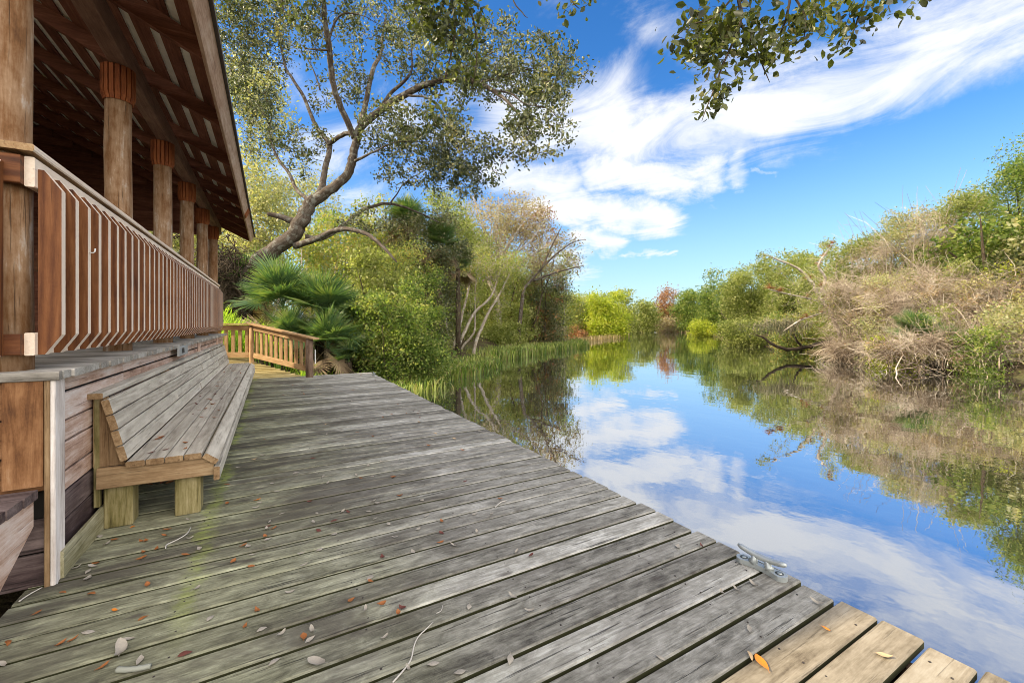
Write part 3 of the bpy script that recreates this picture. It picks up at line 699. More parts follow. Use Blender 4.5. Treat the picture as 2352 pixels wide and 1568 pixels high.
OAKL = leafmat('oak_leaves', [(.03, .042, .014), (.05, .065, .02), (.08, .092, .035), (.13, .14, .065), (.30, .30, .19), (.065, .075, .026), (.04, .052, .016), (.36, .29, .07), (.22, .23, .15)], .35, .42, .5)
YELL = leafmat('yellow_green_leaves', [(0.237, 0.289, 0.064), (0.355, 0.399, 0.112), (0.154, 0.22, 0.048), (0.426, 0.413, 0.128), (0.284, 0.33, 0.16), (0.107, 0.165, 0.04), (0.403, 0.303, 0.08)], .5)
GREY = leafmat('pale_thicket_leaves', [(0.314, 0.316, 0.171), (0.442, 0.436, 0.264), (0.228, 0.256, 0.109), (0.528, 0.511, 0.326), (0.157, 0.188, 0.078), (0.399, 0.346, 0.155)], .5, .5)
GRN = leafmat('bright_green_leaves', [(.10, .17, .03), (.17, .24, .045), (.26, .30, .07), (.07, .11, .025), (.33, .34, .11), (.14, .18, .05), (.40, .37, .10), (.05, .08, .02)], .5)
DARK = leafmat('dark_evergreen_leaves', [(0.041, 0.057, 0.019), (0.074, 0.095, 0.034), (0.121, 0.128, 0.054), (0.176, 0.169, 0.081), (0.061, 0.074, 0.027), (0.216, 0.189, 0.108)], .3, .42, .45)
LIME = leafmat('lime_leaves', [(0.297, 0.365, 0.027), (0.405, 0.432, 0.041), (0.203, 0.27, 0.027), (0.486, 0.459, 0.068), (0.351, 0.365, 0.068)], .5)
RUST = leafmat('rusty_leaves', [(0.24, 0.102, 0.036), (0.336, 0.168, 0.072), (0.144, 0.06, 0.03), (0.408, 0.24, 0.12)], .35)
BRWN = leafmat('brown_autumn_leaves', [(.24, .19, .13), (.34, .28, .20), (.17, .115, .07), (.42, .36, .25), (.36, .32, .13), (.26, .17, .10), (.45, .41, .33)], .35)
OLIV = leafmat('olive_leaves', [(0.16, 0.2, 0.048), (0.256, 0.288, 0.08), (0.352, 0.36, 0.136), (0.112, 0.136, 0.032), (0.464, 0.432, 0.208), (0.208, 0.224, 0.064)], .5)
OAKB = bark('oak_bark', [(0.026, 0.019, 0.012), (0.072, 0.055, 0.041), (0.167, 0.142, 0.117)], 7, 1., (.17, .165, .14))
PALEB = bark('pale_bark', [(.14, .11, .08), (.33, .28, .22), (.5, .45, .38)], 7, .6, (.55, .52, .46))
DARKB = bark('dark_bark', [(.02, .015, .01), (.06, .045, .03), (.14, .11, .08)], 7, .9)
TAN = bark('dead_twigs', [(.28, .21, .15), (.46, .37, .28), (.62, .53, .42)], 3, .2)

# ---- the leaning live oak beyond the deck
def o5(x, y): return ((500 + x * .4082) * .9408, y * .384)
def OL(pts, D=15.0):
    """limb traced as (x, y, radius in m, extra depth)"""
    pp = []; rr = []
    for q in pts:
        u, v = o5(q[0], q[1]); pp.append(P(u, v, D + (q[3] if len(q) > 3 else 0))); rr.append(q[2] * .76)
    return np.array(pp), rr
oak_base = P(545, 800, 15.0); oak_base[2] = float(ground_z(oak_base[0], oak_base[1])) - .1
tr0 = OL([(300, 1590, .36), (400, 1510, .34), (520, 1420, .33), (565, 1350, .33), (600, 1270, .30), (650, 1195, .27)])
tr0 = (np.vstack([[oak_base + np.array((-.2, 0, 0))], [oak_base + np.array((.1, 0, 1.4))], tr0[0]]), [.52, .42] + tr0[1])
limbs = [tr0,
 OL([(640, 1210, .26), (740, 1140, .215), (850, 1050, .20), (880, 950, .185), (905, 850, .175), (935, 755, .17, -.2), (1080, 640, .15, -.5), (1230, 550, .14, -.8), (1380, 490, .12, -1.2), (1560, 480, .10, -1.6), (1700, 530, .085, -2), (1800, 600, .06, -2.3), (1880, 690, .04, -2.5), (1950, 800, .02, -2.6)]),
 OL([(895, 830, .14), (840, 700, .13, -.4), (780, 560, .125, -.8), (752, 400, .12, -1.2), (740, 250, .115, -1.6), (715, 100, .10, -2), (708, -80, .08, -2.4)]),
 OL([(930, 745, .13), (962, 620, .12, .4), (985, 500, .11, .7), (1012, 400, .10, 1), (1050, 330, .09, 1.2), (1062, 230, .07, 1.4), (1085, 90, .04, 1.5)]),
 OL([(650, 1195, .17), (692, 1140, .15, .2), (712, 1050, .135, .4), (742, 900, .125, .6), (738, 850, .12, .7), (690, 790, .10, .8), (640, 700, .09, .9), (592, 580, .08, 1), (522, 470, .07, 1.1), (482, 400, .06, 1.2), (450, 250, .045, 1.3), (415, 80, .03, 1.4)]),
 OL([(740, 865, .10, .6), (800, 820, .10, .4), (850, 798, .10, .2), (890, 800, .10, 0)]),
 OL([(620, 1200, .10), (545, 1130, .085, .5), (505, 1040, .075, .8), (430, 935, .06, 1.2), (385, 800, .04, 1.5), (400, 700, .025, 1.8)]),
 OL([(1060, 632, .08, -.4), (1120, 550, .075, -.6), (1220, 460, .06, -.9), (1240, 380, .04, -1), (1235, 300, .025, -1)]),
 OL([(1215, 572, .05, -.8), (1340, 590, .045, -1.2), (1420, 680, .035, -1.5), (1432, 770, .02, -1.6)]),
 OL([(1420, 640, .03, -1.5), (1470, 720, .025, -1.6), (1510, 820, .015, -1.7)]),
 OL([(1640, 495, .05, -1.8), (1730, 475, .04, -1.8), (1860, 430, .03, -1.9), (2010, 400, .018, -2)]),
 OL([(1720, 540, .05, -2), (1830, 560, .04, -2.2), (1910, 620, .03, -2.4), (2050, 650, .02, -2.6), (2120, 720, .012, -2.8)]),
 OL([(1380, 490, .05, -1.2), (1480, 430, .05, -1.1), (1600, 380, .04, -1), (1750, 300, .025, -.9)]),
 OL([(540, 1470, .16), (640, 1440, .13, -.3), (745, 1392, .12, -.6), (860, 1368, .10, -.9), (985, 1410, .085, -1.2), (1070, 1480, .07, -1.4), (1120, 1535, .05, -1.5), (1150, 1570, .02, -1.5)]),
 OL([(600, 1420, .14), (720, 1420, .11, .3), (850, 1330, .10, .8), (960, 1250, .085, 1.2), (1100, 1218, .07, 1.6), (1250, 1260, .05, 2), (1400, 1330, .03, 2.4)]),
 OL([(545, 1325, .17), (480, 1308, .14, -.1), (430, 1290, .12, -.2), (375, 1280, .08, -.3)]),
 OL([(880, 975, .07), (960, 932, .055, -.3), (1030, 900, .04, -.6), (1150, 850, .025, -.9), (1350, 850, .015, -1.2)]),
 OL([(1105, 1220, .04, 1.6), (1150, 1160, .035, 1.6), (1200, 1090, .025, 1.6), (1350, 1000, .015, 1.5)]),
 OL([(735, 260, .05, -1.6), (800, 100, .04, -1.8), (900, 85, .03, -2), (970, 105, .015, -2.1)]),
 OL([(690, 540, .04, -.6), (650, 420, .03, -.4), (590, 330, .02, -.2), (500, 250, .012, 0)]),
 OL([(740, 300, .05, -1.5), (680, 300, .04, -1.6), (600, 290, .02, -1.7)]),
 OL([(390, 760, .04, 1.5), (330, 640, .03, 1.7), (250, 520, .02, 1.8), (180, 300, .012, 1.9)])]
def ob(x, y, rx, ry, n, dd=0.):
    u, v = o5(x, y); return cam_blob(u, v, rx * .384 * 1.2, ry * .384 * 1.22, 15., int(n * .95), 1.7, dd)
oak_blobs = [ob(170, 200, 150, 260, 250, 1.5), ob(330, 120, 220, 120, 150, 1), ob(280, 560, 170, 150, 150, 1.6), ob(330, 800, 120, 140, 80, 1.5), ob(430, 330, 80, 120, 40, 1.2),
 ob(650, 20, 230, 80, 120, -1.8), ob(640, 210, 60, 110, 36, -1.4), ob(890, 160, 70, 130, 36, 1.3), ob(1150, 100, 190, 110, 120, 1.), ob(870, 470, 95, 110, 66, .8), ob(690, 570, 70, 50, 16, .5),
 ob(1290, 290, 230, 130, 150, -.6), ob(1480, 440, 180, 100, 90, -1.2), ob(1730, 330, 190, 110, 130, -1.2), ob(1980, 430, 190, 100, 130, -2), ob(2090, 500, 120, 90, 70, -2.4), ob(1990, 660, 120, 110, 85, -2.6),
 ob(1880, 820, 90, 80, 50, -2.4), ob(2040, 860, 60, 60, 28, -2.6), ob(1090, 770, 170, 90, 120, -.5), ob(1340, 850, 210, 110, 160, -1.1), ob(1540, 950, 150, 90, 110, -1.3), ob(1640, 1100, 70, 50, 30, -1.4),
 ob(1230, 1020, 200, 70, 80, 1.), ob(1460, 1070, 130, 50, 40, .4), ob(600, 850, 150, 60, 56, .8), ob(560, 990, 70, 50, 14, .8), ob(1700, 470, 150, 60, 40, -1.8), ob(1460, 760, 90, 90, 40, -1.6), ob(1000, 1330, 200, 60, 40, .6)]
make_tree('live_oak', 'large leaning live oak with crooked spreading limbs behind the palmettos at the deck end', 'oak tree', oak_base, limbs, blob_points(oak_blobs), OAKL, OAKB, leaf=.108, per=16, spread=.185, seed=3, sides=16, twr=.017)

# ---- every other tree and shrub
def gbase(u, d, off=0.):
    p = P(u, 743, d); p[2] = float(ground_z(p[0], p[1])) - .15 + off; return p
DENS = 1.4
def bush(name, label, cat, u, v, ru, rv, d, n, leafm, barkm=DARKB, leaf=.10, per=16, spread=.38, group=None, stems=4, seed=1, bu=None, frac=1., trunk_r=.07, more=(), diamonds=True, skirt=.7, twr=.012):
    """a shrub or tree standing on the ground, its leaf mass round the given place"""
    r = np.random.default_rng(seed); k = d / 970; base = gbase(bu if bu is not None else u, d); c = P(u, v, d); limbs = []
    hgt = max(.4, c[2] - base[2])
    for s in range(stems):
        tgt = c + r.normal(size=3) * np.array((ru * k * .45, ru * k * .35, rv * k * .35)); tgt[2] = max(tgt[2], base[2] + .3)
        b = base + r.normal(size=3) * np.array((.16, .16, 0)) * min(1.5, hgt * .5); mid = b + (tgt - b) * .5 + r.normal(size=3) * np.array((.12, .12, .05)) * hgt
        limbs.append(([b, b * .75 + mid * .25 + r.normal(size=3) * .05 * hgt, mid, tgt], [trunk_r * 1.1, trunk_r, trunk_r * .55, .006]))
    bl = [cam_blob(u, v, ru * .72, rv * .72, d, int(n * .28))]
    for q in range(13):
        a_ = r.uniform(0, 6.283); m_ = r.uniform(.35, .95); bl.append(cam_blob(u + m_ * math.cos(a_) * ru, v + m_ * math.sin(a_) * rv, ru * r.uniform(.16, .36), rv * r.uniform(.14, .32), d, int(n * .055), dd=r.uniform(-.6, .6) * ru * k))
    for m_ in more: bl.append(cam_blob(*m_))
    vb = 743 + (H - base[2]) / d * 970
    if skirt and vb - v > rv * .7:
        q = (vb - v) / 2; bl.append(cam_blob(u, v + q, ru * .85, q, d, int(n * skirt))); bl.append(cam_blob(u, vb - q * .3, ru * .95, q * .35, d, int(n * skirt * .35)))
    bl = [(c_, r_, int(k_ * DENS)) for c_, r_, k_ in bl]
    sp = blob_points(bl, r); gz = ground_z(sp[:, 0], sp[:, 1]); sp[:, 2] = np.maximum(sp[:, 2], np.maximum(gz, WATER) + .12)
    return make_tree(name, label, cat, base, limbs, sp, leafm, barkm, leaf * 1.12, per, spread, .6, group, twr, diamonds, frac, seed=seed + 50, sides=7)
G1 = 'trees and shrubs on the left bank'; G2 = 'trees and shrubs on the right bank'
# left bank, behind the oak
bush('thicket_tree', 'pale sunlit tree filling the gap between the roof edge and the oak', 'tree', 560, 300, 110, 260, 24, 520, GREY, PALEB, .13, 14, .5, G1, 3, 21, trunk_r=.1)
bush('thicket_tree', 'pale yellowish tree low behind the leaning oak trunk', 'tree', 590, 520, 90, 90, 23, 330, GREY, PALEB, .12, 14, .45, G1, 3, 22)
bush('thicket_tree', 'yellow green tree seen under the arching low oak limb', 'tree', 770, 560, 110, 90, 21, 380, YELL, PALEB, .11, 14, .42, G1, 4, 23)
bush('thicket_tree', 'loose pale tree behind the fork of the oak', 'tree', 700, 470, 120, 90, 27, 260, GREY, PALEB, .13, 12, .5, G1, 3, 24)
bush('thicket_tree', 'yellow leaved tree with thin crown above the green shrubs', 'tree', 880, 520, 80, 80, 23, 260, YELL, PALEB, .11, 13, .42, G1, 3, 25)
bush('thicket_tree', 'pale trees glimpsed between the pavilion columns', 'tree', 440, 560, 90, 110, 26, 260, GREY, PALEB, .13, 14, .5, G1, 3, 26)
bush('evergreen_tree', 'dark evergreen tree left of the pale spreading tree', 'tree', 965, 560, 110, 80, 20, 430, DARK, DARKB, .085, 18, .36, G1, 3, 27, trunk_r=.12)
bush('thicket_tree', 'tall grey green tree filling the skyline between the oak and the half bare tree', 'tree', 1010, 560, 120, 115, 28, 620, OLIV, PALEB, .12, 15, .45, G1, 4, 64, trunk_r=.14)
bush('thicket_tree', 'yellowish tree low behind the half bare tree', 'tree', 1130, 600, 100, 90, 38, 480, YELL, PALEB, .15, 14, .55, G1, 4, 65, trunk_r=.14)
bush('thicket_tree', 'light green tree right behind the half bare tree', 'tree', 1250, 650, 80, 70, 40, 420, OLIV, PALEB, .15, 14, .55, G1, 4, 66, trunk_r=.14)
bush('evergreen_tree', 'dark tree overhanging the leaning pale trunks', 'tree', 1000, 640, 70, 55, 25, 220, DARK, DARKB, .085, 16, .36, G1, 2, 28, trunk_r=.1)
bush('shrub', 'tall yellow green shrub right of the palmettos', 'shrub', 870, 630, 75, 70, 15, 300, OLIV, DARKB, .075, 16, .3, G1, 4, 29)
bush('shrub', 'bright green leafy shrub leaning over the water past the deck', 'shrub', 905, 740, 105, 95, 13.2, 520, GRN, DARKB, .065, 16, .26, G1, 5, 30, trunk_r=.035)
bush('shrub', 'green and yellow shrub in front of the leaning pale trunks', 'shrub', 965, 690, 60, 80, 17.5, 300, GRN, DARKB, .075, 15, .3, G1, 4, 31, trunk_r=.04)
bush('shrub', 'light green bush at the water edge beside the marsh grass', 'shrub', 960, 815, 85, 40, 13.4, 260, GRN, DARKB, .06, 15, .25, G1, 5, 32, trunk_r=.025)
bush('shrub', 'yellow dotted olive shrub behind the bright green one', 'shrub', 930, 620, 75, 65, 18, 260, YELL, DARKB, .08, 14, .32, G1, 4, 33)
bush('shrub', 'dense green bush low behind the palmettos', 'shrub', 790, 690, 70, 60, 16.5, 260, OLIV, DARKB, .075, 15, .3, G1, 4, 34)
# the pale, half bare tree and the leaning trunks
D6 = 33.
base6 = gbase(1150, D6)
def L6(pts, d=D6): return [P(q[0], q[1], d + (q[3] if len(q) > 3 else 0)) for q in pts], [q[2] for q in pts]
r6 = np.random.default_rng(5); limb6 = [([base6] + L6([(1140, 690, .2)])[0] + L6([(1120, 640, .16)])[0], [.3, .22, .18])]
for k in range(26):
    a = -2.75 + 2.35 * (k + .5) / 26 + r6.uniform(-.05, .05); Lr = r6.uniform(110, 190) * (.9 + .25 * math.cos(a + 1.2)); du, dv = math.cos(a), math.sin(a); q0 = r6.uniform(.0, .35); dd = r6.uniform(-2, 2)
    s0 = (1125 + du * 30 * q0 + r6.uniform(-10, 22), 650 + dv * 60 * q0)
    limb6.append(L6([(s0[0], s0[1], .11), (s0[0] + du * Lr * .4 + r6.uniform(-8, 8), s0[1] + dv * Lr * .42, .07, dd * .5), (s0[0] + du * Lr * .75 + r6.uniform(-8, 8), s0[1] + dv * Lr * .8, .045, dd), (s0[0] + du * Lr, s0[1] + dv * Lr * 1.08 + r6.uniform(-5, 8), .02, dd * 1.2)]))
sp6 = blob_points([cam_blob(1120, 520, 95, 75, D6, 460), cam_blob(1200, 500, 75, 55, D6, 420), cam_blob(1270, 590, 80, 65, D6, 260), cam_blob(1080, 600, 70, 70, D6, 200), cam_blob(1190, 600, 90, 60, D6, 220)], r6)
make_tree('spreading_tree', 'half bare pale tree with a fan of whitish branches and brown leaves', 'tree', base6, limb6, sp6, BRWN, PALEB, .15, 12, .5, .55, G1, .014, True, .9, .12, 61, 8)
bush('brown_crowned_tree', 'brown leaved crown at the top right of the half bare tree', 'tree', 1235, 525, 60, 50, 35, 130, RUST, DARKB, .14, 11, .45, G1, 2, 62, bu=1200)
sp7 = blob_points([cam_blob(1300, 590, 50, 50, 31, 130), cam_blob(1250, 630, 50, 30, 31, 80)], r6); b7 = gbase(1190, 31)
make_tree('bare_tree', 'leafless dark limbed tree reaching out over the river from the left bank', 'tree', b7, [([b7] + L6([(1200, 680, .16), (1215, 650, .13), (1260, 600, .09), (1310, 560, .05), (1345, 550, .02)], 31)[0], [.17, .13, .10, .07, .04, .015]), L6([(1225, 645, .1), (1280, 625, .06), (1340, 610, .02)], 31), L6([(1240, 625, .09), (1270, 560, .06), (1290, 520, .02)], 31)], sp7, DARK, OAKB, .1, 5, .3, .5, G1, .014, True, .4, .14, 63, 8)
for k, (lab, pts) in enumerate([('slim pale trunk leaning left, first of the leaning group by the marsh', [(1040, 800, .13), (1050, 770, .12), (1062, 720, .10), (1075, 670, .08), (1082, 610, .05)]),
    ('pale leaning trunk curving up in the middle of the leaning group', [(1052, 798, .14), (1070, 755, .13), (1092, 715, .11), (1128, 680, .09), (1150, 620, .05)]),
    ('straight pale trunk leaning right over the marsh grass', [(1090, 797, .15), (1105, 755, .13), (1125, 712, .11), (1145, 680, .09), (1180, 610, .05)]),
    ('upright thin whitish trunk among the leaning trunks', [(1062, 796, .09), (1088, 765, .085), (1091, 720, .075), (1092, 660, .06), (1100, 600, .04)]),
    ('brown upright trunk behind the leaning trunks', [(1030, 790, .14), (1022, 730, .13), (1014, 690, .11), (1010, 640, .08), (1000, 570, .05)])]):
    pp, rr = L6(pts, 22.8 + .35 * k); bb = pp[0].copy(); bb[2] = float(ground_z(bb[0], bb[1])) - .1; pp = [bb] + pp; rr = [q * .68 for q in rr]
    top = pts[-1]; sp = blob_points([cam_blob(top[0], top[1], 45, 36, 22.8 + .35 * k, 110), cam_blob(top[0] - 8, top[1] + 70, 34, 40, 23.2 + .35 * k, 26)], r6)
    make_tree('leaning_tree', lab, 'tree', bb, [(pp, [rr[0] * 1.15] + rr)], sp, OLIV if k % 2 else YELL, PALEB, .10, 12, .35, .5, 'leaning trunks by the marsh', .012, True, seed=70 + k, sides=9)
bush('evergreen_tree', 'dense dark green tree beneath the half bare crown', 'tree', 1170, 680, 90, 65, 34, 420, OLIV, DARKB, .13, 16, .5, G1, 4, 35, trunk_r=.14)
bush('evergreen_tree', 'dark vine hung tree right of the leaning trunks', 'tree', 1250, 690, 60, 60, 35, 260, DARK, DARKB, .12, 16, .45, G1, 3, 36, trunk_r=.14)
bush('shrub', 'low green brush along the bank behind the leaning trunks', 'shrub', 1160, 765, 60, 25, 31, 200, OLIV, DARKB, .11, 14, .4, G1, 5, 37, trunk_r=.03)
bush('shrub', 'brownish brush along the bank under the dark vine hung tree', 'shrub', 1240, 765, 55, 22, 36, 170, BRWN, DARKB, .12, 14, .4, G1, 5, 38, trunk_r=.03)
bush('shrub', 'reddish dry brush at the foot of the round yellow green tree', 'shrub', 1310, 765, 50, 16, 48, 130, RUST, DARKB, .13, 12, .45, G1, 5, 39, trunk_r=.03)
bush('shrub', 'tangled green bank shrub at the water between trunks and marsh', 'shrub', 1004, 775, 34, 30, 21.5, 110, OLIV, DARKB, .09, 14, .34, G1, 5, 40, trunk_r=.03)
bush('round_tree', 'round yellow green tree standing at the river bend', 'tree', 1395, 722, 56, 50, 60, 520, LIME, DARKB, .22, 16, .8, G1, 4, 41, trunk_r=.15)
bush('round_tree', 'paler lime tree just left of the round yellow green tree', 'tree', 1320, 715, 42, 45, 62, 300, YELL, PALEB, .22, 14, .8, G1, 4, 42, trunk_r=.12)
bush('round_tree', 'dark green tree behind the round yellow green tree', 'tree', 1425, 700, 40, 40, 78, 240, OLIV, DARKB, .28, 16, 1., G1, 3, 43, trunk_r=.2)
bush('round_tree', 'grey green tree closing the view at the far bend', 'tree', 1475, 722, 36, 36, 92, 260, OLIV, DARKB, .3, 16, 1.1, G1, 3, 44, trunk_r=.2)
# right bank, from the far bend towards the viewpoint
bush('rust_tree', 'rust brown bare looking tree at the far bend', 'tree', 1535, 690, 34, 28, 104, 170, RUST, DARKB, .3, 12, 1.1, G2, 3, 45, trunk_r=.2)
bush('round_tree', 'bright green tree beside the rust brown tree', 'tree', 1590, 700, 45, 45, 92, 330, GRN, DARKB, .3, 16, 1.1, G2, 4, 46, trunk_r=.2)
bush('shrub', 'dry pinkish brush at the water under the rust brown tree', 'shrub', 1530, 742, 40, 14, 98, 140, BRWN, TAN, .28, 12, .9, G2, 5, 47, trunk_r=.05)
bush('round_tree', 'mid green tree with yellow patches along the right bank', 'tree', 1650, 685, 62, 58, 68, 420, GRN, DARKB, .22, 16, .8, G2, 4, 48, trunk_r=.18)
bush('shrub', 'lime yellow shrub low at the water on the right bank', 'shrub', 1620, 752, 50, 14, 66, 170, LIME, DARKB, .2, 14, .6, G2, 5, 49, trunk_r=.05)
bush('round_tree', 'broad olive green tree before the bromeliad covered tree', 'tree', 1725, 660, 85, 80, 50, 600, OLIV, DARKB, .17, 16, .65, G2, 4, 50, trunk_r=.16)
bush('round_tree', 'olive tree behind the bromeliad covered tree', 'tree', 1835, 640, 95, 88, 42, 680, OLIV, DARKB, .15, 16, .55, G2, 4, 51, trunk_r=.16)
bush('shrub', 'green shrub hung with moss over the fallen branch', 'shrub', 1710, 752, 65, 32, 37, 260, OLIV, DARKB, .13, 14, .45, G2, 5, 52, trunk_r=.04)
bush('shrub', 'yellowish shrub behind the hanging moss', 'shrub', 1830, 745, 70, 38, 30, 260, YELL, DARKB, .11, 14, .4, G2, 5, 53, trunk_r=.04)
bush('oak_tree', 'green oak draped in dead vines at the middle of the right bank', 'oak tree', 1965, 610, 95, 85, 27, 560, OLIV, PALEB, .10, 15, .4, G2, 3, 54, trunk_r=.16)
bush('oak_tree', 'grey green oak crown above the dead tangle', 'oak tree', 2110, 545, 105, 70, 25, 460, GREY, PALEB, .095, 15, .4, G2, 3, 55, trunk_r=.18)
bush('oak_tree', 'olive oak crown rising towards the right edge', 'oak tree', 2240, 510, 80, 85, 23, 420, OLIV, PALEB, .09, 15, .38, G2, 3, 56, trunk_r=.18)
bush('oak_tree', 'tall bright green oak at the right edge of the view', 'oak tree', 2355, 470, 110, 120, 20, 620, GRN, DARKB, .085, 16, .36, G2, 4, 57, trunk_r=.2, more=[(2480, 380, 140, 150, 20, 420)])
for k_, (u_, v_, ru_, rv_, d_, lm_, lab_) in enumerate([(1900, 625, 70, 75, 31, OLIV, 'olive tree directly behind the upper bromeliad limbs'), (2060, 660, 75, 45, 21.5, GREY, 'pale leafy shrub growing through the rounded tan mound'), (2220, 650, 75, 50, 20.5, OLIV, 'olive shrub growing out of the top of the broad mound'),
    (2010, 745, 60, 40, 20.5, GREY, 'pale green shrub low beside the dark edged brush'), (2160, 735, 70, 40, 18.3, OLIV, 'olive shrub in the middle of the trailing brush'), (2320, 745, 70, 50, 16.4, GREY, 'pale green shrub at the right edge above the thorny brush')]):
    bush('shrub', lab_, 'shrub', u_, v_, ru_, rv_, d_, 150 if k_ else 420, lm_, TAN, .08 if k_ else .11, 11, .3, group=G2, stems=5, seed=160 + k_, trunk_r=.03, skirt=.3)
bush('shrub', 'yellow green vine mound in the dead tangle at right', 'shrub', 2300, 640, 50, 40, 19, 130, LIME, TAN, .07, 12, .28, G2, 4, 58, trunk_r=.03)
bush('shrub', 'green leafy bush in the foot of the dead tangle', 'shrub', 2250, 780, 60, 26, 15.8, 150, GRN, TAN, .06, 12, .24, G2, 5, 59, trunk_r=.02)
bush('shrub', 'yellow green weeds at the water under the dead tangle', 'shrub', 2060, 785, 60, 24, 18.2, 170, LIME, TAN, .07, 12, .25, G2, 5, 60, trunk_r=.02)

# ---- bank woods behind: individual trees, copies of five kinds
def proto_tree(name, label, hgt, rad_, n, leafm, barkm, leaf, per, seed, group):
    r = np.random.default_rng(seed); base = np.array((0., 0., 0.)); limbs = [([(0, 0, -.3), (.1, 0, hgt * .3), (.15, .1, hgt * .6)], [.2, .16, .1])]
    for k in range(5):
        a = k * 1.257 + r.uniform(-.3, .3); limbs.append(([(.1, 0, hgt * r.uniform(.25, .45)), (math.cos(a) * rad_ * .4, math.sin(a) * rad_ * .4, hgt * .6), (math.cos(a) * rad_ * .75, math.sin(a) * rad_ * .75, hgt * r.uniform(.65, .9))], [.1, .07, .03]))
    bl = [((0, 0, hgt * .62), (rad_ * .8, rad_ * .8, hgt * .34), int(n * .5)), ((0, 0, hgt * .25), (rad_ * .9, rad_ * .9, hgt * .25), int(n * .3))]
    for k in range(6): a = r.uniform(0, 6.28); bl.append(((math.cos(a) * rad_ * .6, math.sin(a) * rad_ * .6, hgt * r.uniform(.35, .9)), (rad_ * .4, rad_ * .4, hgt * .14), int(n * .06)))
    return make_tree(name, label, 'tree', base, limbs, blob_points(bl, r), leafm, barkm, leaf, per, .5, .6, group, .016, True, seed=seed, sides=7)
kinds = [('bank_tree', OLIV, 'olive green'), ('bank_tree', GRN, 'bright green'), ('bank_tree', GREY, 'pale greyish'), ('bank_tree', DARK, 'dark green'), ('bank_tree', YELL, 'yellow green')]
protos = [proto_tree(nm, 'x', 6.5, 3.0, 420, lm, DARKB, .2, 15, 80 + i, None) for i, (nm, lm, _) in enumerate(kinds)]
used = set()
def stand(kind, x, y, sc, side):
    src = protos[kind]; o = src if kind not in used else clone(src); used.add(kind)
    o.location = (x, y, float(ground_z(x, y)) - .2); o.rotation_euler = (0, 0, random.uniform(0, 6.28)); o.scale = (sc * random.uniform(.9, 1.15), sc * random.uniform(.9, 1.15), sc)
    o['label'] = f'{kinds[kind][2]} tree in the wood behind the {side} bank'; o['group'] = f'{kinds[kind][2]} trees in the wood behind the {side} bank'; o['category'] = 'tree'
def along(poly, off, lo, hi, step, sc, side, ks):
    seg = [poly[i + 1] - poly[i] for i in range(len(poly) - 1)]; k = 0; t = lo
    Ls = [np.linalg.norm(q) for q in seg]
    while t < hi:
        d = t; i = 0
        while i < len(seg) - 1 and d > Ls[i]: d -= Ls[i]; i += 1
        dr = seg[i] / Ls[i]; nr = np.array((-dr[1], dr[0])) * (1 if side == 'left' else -1)
        p = poly[i] + dr * d + nr * (off + random.uniform(-1, 1) * off * .25); stand(ks[k % len(ks)], p[0], p[1], sc(t) * random.uniform(.85, 1.15), side); k += 1; t += step(t)
Lp = LEFT[2:]; Rp = RIGHT[1:]
along(Lp, 7.5, 12, 150, lambda t: 4.2 + t * .02, lambda t: .95, 'left', [0, 3, 2, 0, 1])
along(Lp, 15, 4, 160, lambda t: 6 + t * .02, lambda t: 1.25, 'left', [2, 0, 4, 3])
along(Rp, 6.5, 2, 150, lambda t: 4.5 + t * .02, lambda t: .9, 'right', [0, 2, 3, 1, 0])
along(Rp, 13, 2, 160, lambda t: 6 + t * .02, lambda t: 1.2, 'right', [0, 1, 2, 3])

# ---- dead brush on the right bank
def strands(n, K, start, dirs, length, droop, r, curl=.25):
    """(n, K, 3) arching twigs"""
    pts = np.zeros((n, K, 3)); p = start.copy(); d = dirs.copy(); st = (length / (K - 1))[:, None]
    for k in range(K):
        pts[:, k] = p; p = p + d * st; d = d + r.normal(size=(n, 3)) * curl; d[:, 2] -= droop; d = nrm_rows(d)
    return pts
def strand_mesh(name, pts, r0, r1, org):
    n, K, _ = pts.shape; rings = []
    for k in range(K):
        t = nrm_rows(pts[:, min(k + 1, K - 1)] - pts[:, max(k - 1, 0)]); e1 = nrm_rows(np.cross(t, np.array((.21, .35, .91)))); e2 = np.cross(t, e1); rr = (r0 * (1 - k / (K - 1)) + r1 * k / (K - 1))[:, None]
        for a in range(3): rings.append(pts[:, k] + (e1 * math.cos(a * 2.0944) + e2 * math.sin(a * 2.0944)) * rr)
    V = np.stack(rings, 1).reshape(-1, 3); b = np.arange(n)[:, None] * 3 * K; F = []
    for k in range(K - 1):
        for a in range(3): F.append(b + np.array([k * 3 + a, k * 3 + (a + 1) % 3, k * 3 + 3 + (a + 1) % 3, k * 3 + 3 + a]))
    return np_mesh(name, V, np.concatenate(F), org, smooth=True)
DEADL = leafmat('dead_leaves', [(0.26, 0.182, 0.111), (0.39, 0.286, 0.182), (0.169, 0.111, 0.065), (0.494, 0.39, 0.26), (0.26, 0.247, 0.104), (0.338, 0.221, 0.117)], .25, .7, .1)
TANT = leafmat('dead_twig_tangle', [(.08, .055, .04), (.17, .125, .09), (.27, .205, .15), (.38, .31, .235), (.50, .42, .325), (.60, .52, .42), (.68, .61, .51)], .05, .8, .1, .9)  # darkest tones stand for shadow inside the tangle
MIXL = leafmat('vine_leaves', [(0.204, 0.228, 0.072), (0.336, 0.336, 0.12), (0.432, 0.372, 0.204), (0.12, 0.132, 0.048), (0.504, 0.432, 0.264), (0.288, 0.204, 0.108), (0.48, 0.48, 0.168)], .4, .6, .2)
